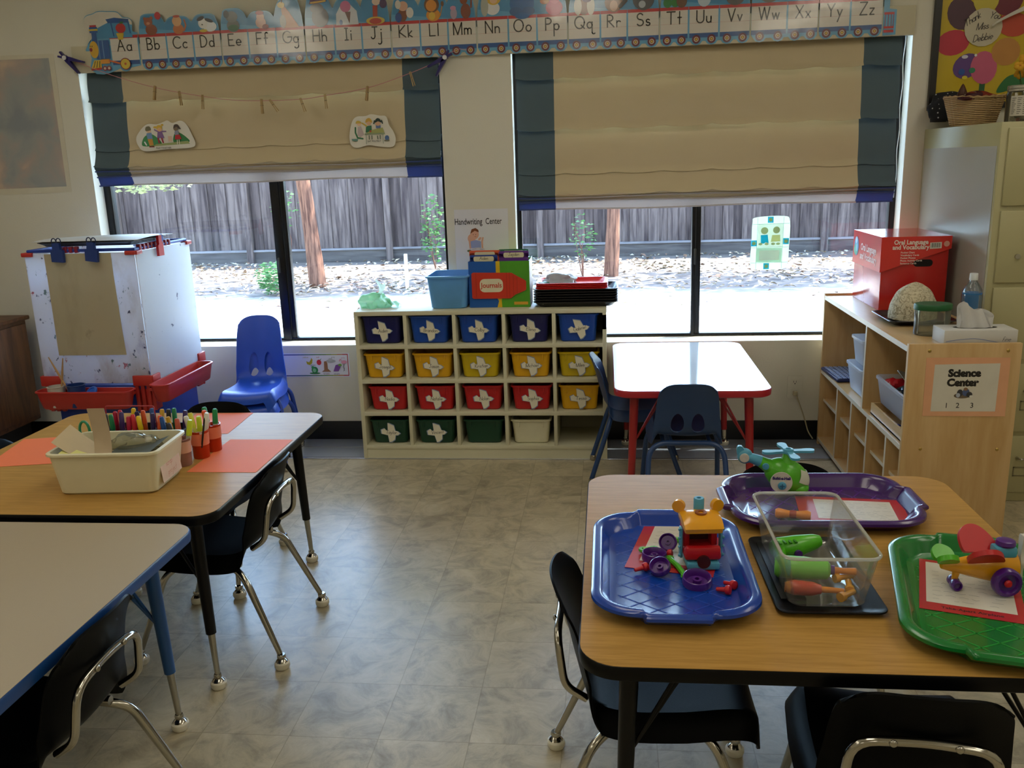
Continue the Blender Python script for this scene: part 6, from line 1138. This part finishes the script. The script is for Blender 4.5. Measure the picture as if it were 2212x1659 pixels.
draw(d, [('p', [(-.19, -.30), (-.165, -.30), (-.160, -.14), (-.185, -.14)], '1f5a34'), ('p', smoothp([(-.11, -.235), (-.07, -.17), (.0, -.155), (.06, -.16), (.06, -.20), (-.04, -.225)]), '256a38'),
  ('e', -.290, .112, .062, .072, '4a2a38', 20), ('e', -.318, -.012, .072, .055, 'b5283c', 8), ('e', -.250, -.115, .062, .052, '5a3a7c', 30), ('e', -.175, -.125, .058, .072, 'c05878', 8), ('e', -.085, -.060, .062, .060, 'b8803a', -20), ('e', -.065, .055, .070, .052, 'b8442a', -10), ('e', -.095, .160, .062, .068, '6a2030', -30), ('e', -.190, .165, .055, .060, 'bfae3c'),
  ('e', -.270, -.14, .014, .014, '1f4f9a'), ('e', -.225, -.135, .014, .012, '2a7a5a'), ('e', -.255, -.165, .012, .008, 'd0c030'), ('e', -.262, -.075, .014, .008, 'c8c4d4'), ('e', -.215, -.07, .006, .006, 'dcdcd8'),
  ('e', -.193, .048, .082, .082, 'bdb49c')], M, .0004, .0003, .45)
for s_, x, z, r_ in (('Thank', -.240, .072, 32), ('You', -.150, .083, -6), ('Miss', -.198, .040, 6), ('Debbie', -.192, -.008, 8)): pen(d, s_, .028, .0026, C('2a2224'), M @ T(x, z, .0058, 0, 0, r_), .0004, gap=.1, slant=.35)
d.build('picture_print', t)
t = thing('white_ribbon', 'white paper ribbon stuck across the flower picture at the top right', 'ribbon', (2.135, -.030, 1.955)); MB().sheet(lambda u, v: (.20*u, -.010-.03*u*(1-u)+.010*v, .095*u**.8+.020*(v-.5)*(.35+u)), 14, 4, .0008, P('white_ribbon_paper', 'c9c4b8', .5)).build('ribbon_strip', t)
# ================================================================= toy table: trays and toys
zt = .5566
def outline(w_, l_, r, e, hb):
    pts = []
    for x, y in rr(w_-2*e, l_-2*e, r-e*.6, 10): pts.append((x, y))
    full = []
    N = len(pts)
    for i in range(N):
        a, b_ = pts[i], pts[(i+1) % N]; d_ = math.hypot(b_[0]-a[0], b_[1]-a[1]); k = max(1, int(d_/.008))
        if d_ > .03:
            for q in range(22): full.append((a[0]+(b_[0]-a[0])*q/22, a[1]+(b_[1]-a[1])*q/22))
        else: full.append(a)
    out = []
    for x, y in full:
        f = 0
        if abs(abs(y)-(l_/2-e)) < 1e-4: f = max(0, min(1, (.070-abs(x))/.010)); f = f*f*(3-2*f)
        out.append((x, y+math.copysign(hb*f, y)))
    return out
def lap_tray(label, loc, rz, w_, l_, mat, lat):
    t = thing('activity_tray', label, 'tray', loc, rz); r = .092; h = .030
    L = lambda e, z: [(x, y, z) for x, y in outline(w_, l_, r, e, .018)]
    MB().loft([L(.040, 0), L(.034, .002), L(.022, .016), L(.005, .020), L(.000, .025), L(.001, .031), L(.006, .035), L(.014, .036), L(.021, .033), L(.025, .026), L(.038, .006), L(.046, .0035)], mat).build('tray_body', t)
    m = MB(); iw, il = w_/2-.055, l_/2-.058
    for fam in (1, -1):
        for k in range(-9, 10):
            c_ = k*.052; seg = []
            # line y = fam*0.75x + c clipped to a rounded rectangle
            for q in range(61):
                x = -iw+2*iw*q/60; y = fam*.75*x+c_
                cx_, cy_ = max(0, abs(x)-(iw-.06)), max(0, abs(y)-(il-.06))
                if abs(y) <= il and math.hypot(cx_, cy_) <= .06: seg.append((x, y))
            if len(seg) > 2: m.ribbon([seg[0], seg[-1]], .0032, .0038, lat)
    m.build('lattice_pattern', t); return t
lap_tray('blue plastic tray with the red toy train, left on the toy table', (.543, -2.690, zt), 0, .335, .505, P('blue_tray', '083b9e', .25, var=.03, coat=.35), P('blue_tray_lattice', '2146ae', .3))
lap_tray('purple plastic tray with the toy helicopter, at the back of the toy table', (.936, -2.325, zt), 91, .350, .455, P('purple_tray', '3c1660', .25, var=.03, coat=.35), P('purple_tray_lattice', '5c2c92', .3))
lap_tray('green plastic tray with the toy plane, right on the toy table', (1.145, -2.815, zt), -13, .340, .500, P('green_tray', '09702a', .25, var=.03, coat=.35), P('green_tray_lattice', '1f8a34', .3))
zi = zt+.0042
def red_card(label, cx, cy, w_, d_, rz, iw, head=None, scr=0):
    t = thing('instruction_card', label, 'card', (cx, cy, zi), rz)
    MB().prism([(w_/2*a, d_/2*b_) for a, b_ in ((-1, -1), (1, -1), (1, 1), (-1, 1))], 0, .0008, P('red_card', 'b3242c', .3, coat=.3)).build('card_border', t)
    m = MB(); x0, x1, y0, y1 = iw; m.flat([(x0, y0), (x1, y0), (x1, y1), (x0, y1)], .001, C('cdc8bb', .4))
    rnd = random.Random(scr)
    for k in range(9):
        yy = y0+(y1-y0)*(k+1)/10.5; xx = x0+.012
        while xx < x1-.02:
            q = rnd.uniform(.008, .02)
            if rnd.random() > .25: m.ribbon([(xx, yy+rnd.uniform(-.002, .002)), (xx+q*.5, yy+rnd.uniform(-.004, .004)), (xx+q, yy)], .0008, .0013, C('6a6a6a'))
            xx += q+.006
    m.build('card_print', t)
    if head: h = MB(); txt(h, head, .013, C('2a1518'), T(0, y0-.020 if scr != 1 else y0-.020, 0), .0011, bold=.0002); h.build('card_heading', t)
    return t
red_card('red-bordered instruction card under the toy train on the blue tray', .572, -2.560, .190, .300, -13, (-.070, .075, -.11, .105), 'Take Apart Train', 1)
red_card('red-bordered instruction card on the purple tray', 1.012, -2.345, .255, .165, -6, (-.085, .100, -.062, .065), None, 2)
red_card('red-bordered instruction card under the toy plane on the green tray', 1.135, -2.760, .185, .235, -18, (-.080, .078, -.085, .105), 'Take-Apart Airplane', 3)
RTy, YTy, BTy, PTy, GTy, OTy = P('toy_red', 'b8141a', .4), P('toy_yellow', 'dd9a14', .25, coat=.3), P('toy_light_blue', '4f9ab8', .3), P('toy_purple', '4c1a78', .28, coat=.3), P('toy_green', '4fae1c', .3, coat=.2), P('toy_orange', 'd9852a', .3)
# train
t = thing('toy_train', 'red toy train cab with yellow bear-eared roof and light blue chimney', 'toy train', (.610, -2.650, zi+.0015), 5)
m = MB(); m.box((0, 0, .030), (.078, .085, .020), RTy, .006)
for s in (-1, 1): m.box((s*.030, .018, .060), (.014, .048, .055), RTy, .004)
m.box((0, .036, .060), (.06, .010, .055), RTy, .003); m.box((0, -.034, .036), (.076, .020, .030), RTy, .007); m.build('cab_body', t)
MB().box((0, .028, .060), (.05, .004, .05), P('toy_dark_red', '3a0a0c', .5)).build('cab_inside', t)
m = MB(); m.box((0, .0, .009), (.070, .10, .016), BTy, .004); m.box((0, .045, .018), (.06, .03, .03), BTy, .004); m.build('undercarriage', t)
for s in (-1, 1):
    m = MB(); m.box((s*.043, -.008, .050), (.006, .020, .070), BTy, .003)
    for q in (.022, .042, .062, .082): m.sph((s*.047, -.016, q), (.0035, .0035, .0035), BTy, 8, 6)
    m.build('side_post', t)
m = MB(); rg = []
for k, (y, h) in enumerate(((-.048, .0), (-.044, .006), (-.03, .014), (0, .020), (.03, .016), (.044, .008), (.048, 0))): pass
m.sheet(lambda u, v: (-.041+.082*u, -.048+.096*v, .095+.018*sin(pi*v)**.6*(1-.35*abs(2*u-1)**4)), 16, 16, .004, YTy); m.box((0, 0, .092), (.082, .094, .020), YTy, .006); m.build('roof', t)
MB().lathe([(.013, 0), (.013, .004), (.006, .004), (.006, .001)], P('toy_dark_orange', '8a4a10', .5), (0, -.005, .1135), 20).build('roof_hole', t)
for s in (-1, 1): MB(Matrix.Translation((s*.042, .030, .118)) @ Matrix.Rotation(R(s*20), 4, 'Z')).cyl((0, -.005, 0), (0, .006, 0), .014, YTy, seg=24).build('ear', t)
MB().lathe([(.011, .10), (.0115, .104), (.0115, .134), (.0105, .136), (.005, .136), (.005, .128), (.001, .128)], BTy, (.002, .030, 0), 24).build('chimney', t)
MB(T(0, -.052, .020)).cyl((0, 0, 0), (0, .010, 0), .014, P('toy_dark_red', '3a0a0c', .5)).build('front_hub', t)
def wheel(label, loc, rot, r=.027, h=.018, mat=PTy):
    t = thing('toy_wheel', label, 'toy wheel', loc, rot=rot); MB().lathe([(r*.86, 0), (r*.98, .003), (r, h*.5), (r*.95, h-.001), (r*.88, h), (r*.80, h-.004), (r*.72, .005), (r*.30, .005), (r*.30, h*.7), (r*.15, h*.7), (r*.15, .004), (.0005, .004)], mat, seg=32).build('wheel_rim', t); return t
wheel('purple toy wheel lying open side up in front of the toy train', (.594, -2.760, zi+.0005), (10, 0, 0), .031, .020)
wheel('purple toy wheel lying flat at the left of the toy train', (.512, -2.650, zi+.002), (0, 0, 0), .028, .020)
wheel('purple toy wheel tilted beside the flat one on the blue tray', (.522, -2.712, zi+.010), (26, -14, 0), .023, .016)
wheel('dark purple toy wheel propped upright beside the red instruction card print', (.545, -2.598, zi+.020), (52, -10, 0), .021, .012)
def strip(label, pts, mat, wd, hole=True):
    m = MB(); m.tube([(x, y, z) for x, y, z in pts], wd, mat, 8)
    for p in (pts[0], pts[-1]): m.lathe([(wd*1.5, -.002), (wd*1.7, 0), (wd*1.5, .004), (wd*.6, .004), (wd*.6, .001), (.0005, .001)], mat, p, 16)
    return tag(m.build('toy_connector'), label, 'toy part')
strip('green toy wrench piece behind the dark purple wheel on the blue tray', [(.555, -2.545, zi+.006), (.575, -2.555, zi+.008), (.590, -2.575, zi+.006)], GTy, .007)
strip('green toy strip between the purple wheels and the train', [(.545, -2.655, zi+.008), (.560, -2.69, zi+.007), (.572, -2.735, zi+.006)], GTy, .006)
strip('small green toy piece above the flat purple wheel', [(.490, -2.610, zi+.007), (.512, -2.612, zi+.010)], GTy, .007)
def screw(label, loc, rz, tilt=80, col=RTy):
    t = thing('toy_screw', label, 'toy screw', loc, rot=(tilt, 0, rz)); MB().lathe([(.001, -.024), (.004, -.022), (.0052, -.004), (.0085, -.002), (.010, .002), (.009, .007), (.004, .009), (.0005, .009)], col, seg=16).build('screw_body', t)
screw('red toy screw in front right of the train, the upper one', (.664, -2.776, zi+.0090), 40); screw('red toy screw in front right of the train, the lower one', (.650, -2.800, zi+.0090), 62)
screw('red toy screw behind the tilted purple wheel', (.545, -2.632, zi+.0092), 80); screw('red toy screw at the left of the tilted purple wheel', (.488, -2.702, zi+.0092), 110)
# helicopter
t = thing('toy_helicopter', 'green toy helicopter with light blue rotor and tail on the purple tray', 'toy helicopter', (.868, -2.240, zi), -4)
m = MB(); m.sph((0, 0, 0), (.060, .034, .043), GTy, 28, 20, M=T(.004, 0, .054, 0, 28)); m.tube([(-.030, 0, .072), (-.052, 0, .084), (-.066, 0, .092)], [.024, .017, .014], GTy, 16); m.sph((.038, 0, .022), (.024, .028, .018), GTy, 18, 12); m.build('body', t)
m = MB(); m.tube([(-.062, 0, .090), (-.084, 0, .098), (-.098, 0, .100)], [.0150, .013, .013], BTy, 16); m.sph((-.102, 0, .104), (.020, .011, .021), BTy, 18, 12); m.prism(smoothp([(-.118, .104), (-.096, .114), (-.104, .122), (-.110, .130), (-.120, .131), (-.124, .120)], 4), -.006, .006, BTy, WALLM); m.build('tail', t)
MB(T(-.104, -.0105, .102) @ Matrix.Rotation(R(90), 4, 'X')).lathe([(.012, 0), (.012, .003), (.008, .004), (.0005, .002)], P('toy_white', 'c9c6ba', .4), seg=20).build('tail_wheel', t)
MB().lathe([(.022, .084), (.019, .096), (.014, .106), (.012, .118), (.001, .120)], GTy, (.006, 0, 0), 20).build('rotor_mast', t)
m = MB()
for k in range(4):
    a = R(12+90*k); m.prism([(.006+x*cos(a)-y*sin(a), x*sin(a)+y*cos(a)) for x, y in smoothp([(.006, -.006), (.03, -.009), (.058, -.0125), (.067, -.004), (.064, .008), (.05, .011), (.03, .008), (.006, .006)], 3)], .116, .122, BTy)
m.lathe([(.012, .113), (.015, .117), (.013, .126), (.007, .127), (.006, .121), (.001, .121)], BTy, (.006, 0, 0), 18); m.build('rotor', t)
m = MB(T(.004, 0, .054, 0, 28)); m.sheet(lambda u, v: (.0615*cos(R(8+44*u))*cos(R(-62+84*v)), .0355*cos(R(8+44*u))*sin(R(-62+84*v)), .0445*sin(R(8+44*u))), 8, 10, .001, P('toy_window', 'bfc4b4', .15)); m.build('window', t)
dk = MB(T(-.012, -.0310, .046, 0, 0, 0) @ Matrix.Rotation(R(90), 4, 'X')); dk.prism(ell(.0275, .0275, 28), 0, .0045, P('toy_white', 'c9c6ba', .4)); do_ = dk.build('side_disc', t)
m = MB(T(-.012, -.0358, .046) @ Matrix.Rotation(R(90), 4, 'X')); txt(m, 'Build-a-Heli', .0105, C('2a1a6a'), T(0, .008, 0), .0004, bold=.0005, sx=.9); m.build('disc_print', do_)
m = MB(T(-.010, -.0358, .038) @ Matrix.Rotation(R(90), 4, 'X')); m.lathe([(.0105, 0), (.0105, .003), (.007, .005), (.0005, .005)], BTy, seg=18); m.box((0, 0, .0055), (.012, .0025, .001), P('toy_dark_blue', '2a5a7a', .4)); m.box((0, 0, .0055), (.0025, .012, .001), P('toy_dark_blue', '2a5a7a', .4)); m.build('disc_bolt', do_)
m = MB(T(-.050, -.016, .082) @ Matrix.Rotation(R(90), 4, 'X')); m.lathe([(.009, 0), (.008, .004), (.0005, .005)], BTy, seg=16); m.build('boom_bolt', t)
t = thing('toy_tool', 'yellow toy screwdriver handle with a red band on the purple tray', 'toy tool', (.858, -2.405, zi+.0125), -12); m = MB(Matrix.Rotation(R(90), 4, 'Y')); m.lathe([(.001, -.042), (.010, -.041), (.013, -.034), (.0095, -.012), (.0085, 0), (.0095, .012), (.013, .034), (.010, .041), (.001, .042)], OTy, seg=20); m.build('handle', t)
MB(Matrix.Rotation(R(90), 4, 'Y')).lathe([(.0092, -.008), (.0100, -.007), (.0100, .007), (.0092, .008)], P('toy_dull_red', '9c3a20', .4), seg=20).build('red_band', t)
# plane
t = thing('toy_plane', 'yellow toy plane with red wings and purple wheels on the green tray', 'toy plane', (1.158, -2.752, zi), 4); t.scale = (.86, .86, .88)
m = MB(); rg = []
for k in range(13):
    u = k/12; x = -.095+.17*u; q = math.sqrt(max(.01, 1-(1.85*u-.95)**2*(.55 if u > .5 else 1))); hh = (.012+.026*min(1, u*1.3))*(.55+.45*q); zc = .058-.008*u
    rg.append([(x, .026*(.35+.65*min(1, u*1.6))*cos(a), zc+hh*sin(a)) for a in [2*pi*j/18 for j in range(18)]])
m.loft(rg, YTy); m.tube([(.055, 0, .045), (.068, 0, .026), (.060, 0, .016)], [.024, .020, .016], YTy, 14); m.build('fuselage', t)
for s, (dx, dz) in ((-1, (-.0, 0)), (1, (.004, .012))):
    m = MB(Matrix.Translation((dx-.008, s*.030, .088+dz)) @ Matrix.Rotation(R(s*(42 if s < 0 else 50)), 4, 'X'))
    m.prism([(x, y*s) for x, y in smoothp([(-.036, -.018), (-.038, .018), (-.020, .040), (.006, .040), (.030, .018), (.046, -.016), (.020, -.024), (-.02, -.024)], 4)], -.006, .006, RTy); m.build('wing', t)
for s in (-1, 1):
    m = MB(Matrix.Translation((-.085, s*.016, .078)) @ Matrix.Rotation(R(s*40), 4, 'X')); m.prism([(x, y*s) for x, y in smoothp([(-.022, -.012), (-.024, .012), (-.006, .024), (.018, .012), (.022, -.012), (0, -.016)], 4)], -.006, .006, GTy); m.build('tail_fin', t)
MB().box((-.055, 0, .078), (.045, .012, .010), BTy, .003, T(0, 0, 0, 0, -12)).build('tail_bar', t)
MB().box((.045, 0, .092), (.050, .034, .026), BTy, .006).build('engine_block', t); m = MB(T(.048, 0, .105)); m.lathe([(.020, 0), (.022, .004), (.020, .012), (.012, .014), (.001, .014)], PTy, seg=20); m.build('engine_cap', t)
def pw(x, y, z, r, hub):
    w_ = MB(T(x, y, z) @ Matrix.Rotation(R(90), 4, 'X')); w_.lathe([(r*.75, -.011), (r, -.007), (r*1.02, .003), (r*.92, .010), (r*.72, .011), (r*.60, .004), (r*.30, .002), (.0005, .002)], PTy, seg=30); o = w_.build('wheel', t)
    if hub: MB(T(x, y-.004, z) @ Matrix.Rotation(R(90), 4, 'X')).lathe([(.008, 0), (.009, .004), (.006, .009), (.0005, .010)], RTy, seg=16).build('wheel_hub', o)
pw(.034, -.048, .036, .033, True); pw(.060, .030, .0335, .032, False); pw(-.062, -.012, .014, .0125, False); pw(-.058, .012, .0135, .0125, False)
MB().tube([(-.058, 0, .044), (-.062, 0, .016)], [.009, .006], YTy, 10).build('tail_strut', t)
MB().tube([(.034, -.045, .036), (.055, .030, .034)], .005, RTy, 8).build('axle', t)
m = MB(T(.086, 0, .062) @ Matrix.Rotation(R(90), 4, 'Y') @ Matrix.Rotation(R(0), 4, 'Z')); m.prism(smoothp([(-.062, -.010), (-.068, .0), (-.062, .010), (-.020, .007), (.0, .012), (.020, .007), (.062, .010), (.068, .0), (.062, -.010), (.02, -.007), (0, -.012), (-.02, -.007)], 3), -.004, .005, P('toy_white', 'c9c6ba', .4)); m.build('propeller', t)
# clear bin on black lid
t = thing('bin_lid', 'black plastic lid lying under the clear toy bin', 'lid', (.838, -2.705, zt), 1); tub(MB(), .185, .335, .205, .352, .012, .02, P('black_lid_plastic', '08090c', .4, spec=.2), rim=.003, rh=.003).build('lid_body', t)
m = MB(); m.box((-.062, .02, .0055), (.05, .27, .004), P('black_lid_plastic', '08090c', .4, spec=.2), .001); m.build('lid_ridge', t)
t = thing('clear_bin', 'open clear plastic bin holding toy tools in the middle of the toy table', 'bin', (.835, -2.695, zt+.0045), 1)
CBM = glassm('clear_bin_plastic', 'fdfdfc', .55, .04, .04, 'f2f2ea'); CBR = glassm('clear_bin_rim', 'f4f4f0', 1.2, .1, .45, 'f0f0e8')
tub(MB(), .148, .312, .180, .345, .112, .022, CBM, t=.0018, rim=.004, rh=.004).build('bin_body', t)
ro = [(x, y, .112) for x, y in rr(.186, .351, .026, 8)]; MB().tube(ro, .0032, CBR, 8, closed=True).build('bin_rim', t)
zb_ = zt+.0085
t = thing('toy_drill', 'green toy drill at the back inside the clear bin', 'toy drill', (.812, -2.635, zb_+.028), rot=(0, 0, 15)); m = MB(); m.tube([(-.050, 0, 0), (-.04, 0, 0), (.01, 0, .0), (.05, 0, .006), (.062, 0, .007)], [.014, .022, .024, .017, .012], GTy, 18); m.tube([(-.03, 0, .0), (-.045, -.03, -.004), (-.05, -.055, -.006)], [.015, .013, .014], GTy, 14); m.build('drill_body', t)
for q in range(4): MB().box((-.040+.012*q, -.016, .019), (.005, .016, .004), P('toy_dark_green', '2f7a14', .4), .001).build('grip_ridge', t)
MB().cyl((.0, -.02, -.006), (.0, -.030, -.006), .008, PTy).build('trigger', t)
t = thing('toy_tool', 'large pale green toy handle at the front inside the clear bin', 'toy tool', (.818, -2.735, zb_+.0245), rot=(0, 0, -8)); m = MB(); m.tube([(-.062, 0, 0), (-.055, 0, 0), (.0, 0, 0), (.042, 0, 0), (.048, 0, 0)], [.018, .0235, .0235, .020, .012], P('toy_pale_green', '6fbf4a', .3), 18); m.build('handle', t); MB().tube([(.046, 0, 0), (.056, 0, 0)], .010, PTy, 14).build('collar', t); MB().tube([(.055, 0, 0), (.075, 0, 0), (.098, 0, .0)], [.007, .006, .008], OTy, 12).build('shaft', t)
t = thing('toy_tool', 'red and yellow toy screwdriver at the bottom front of the clear bin', 'toy tool', (.800, -2.810, zb_+.0165), rot=(0, 0, -7)); MB().tube([(-.028, 0, 0), (-.02, 0, 0), (.015, 0, 0), (.032, 0, 0)], [.013, .0155, .014, .009], P('toy_brick_red', 'b5391f', .3), 16).build('handle', t); MB().tube([(-.038, 0, 0), (-.027, 0, 0)], [.010, .0135], OTy, 14).build('end_cap', t); MB().tube([(.030, 0, 0), (.075, 0, 0)], [.0065, .005], OTy, 12).build('shaft', t)
for lab, x, y, rz in (('short orange-yellow toy bolt standing at the front right of the clear bin', .893, -2.785, 80), ('orange-yellow toy bolt beside the red screwdriver in the clear bin', .880, -2.822, 40), ('orange-yellow toy bolt behind the others in the clear bin', .893, -2.745, 20)):
    t = thing('toy_bolt', lab, 'toy bolt', (x, y, zb_+.011), rot=(0, 0, rz)); MB().tube([(-.022, 0, 0), (-.012, 0, 0), (-.011, 0, 0), (.020, 0, 0), (.024, 0, 0)], [.0095, .0095, .006, .006, .003], YTy, 14).build('bolt_body', t)
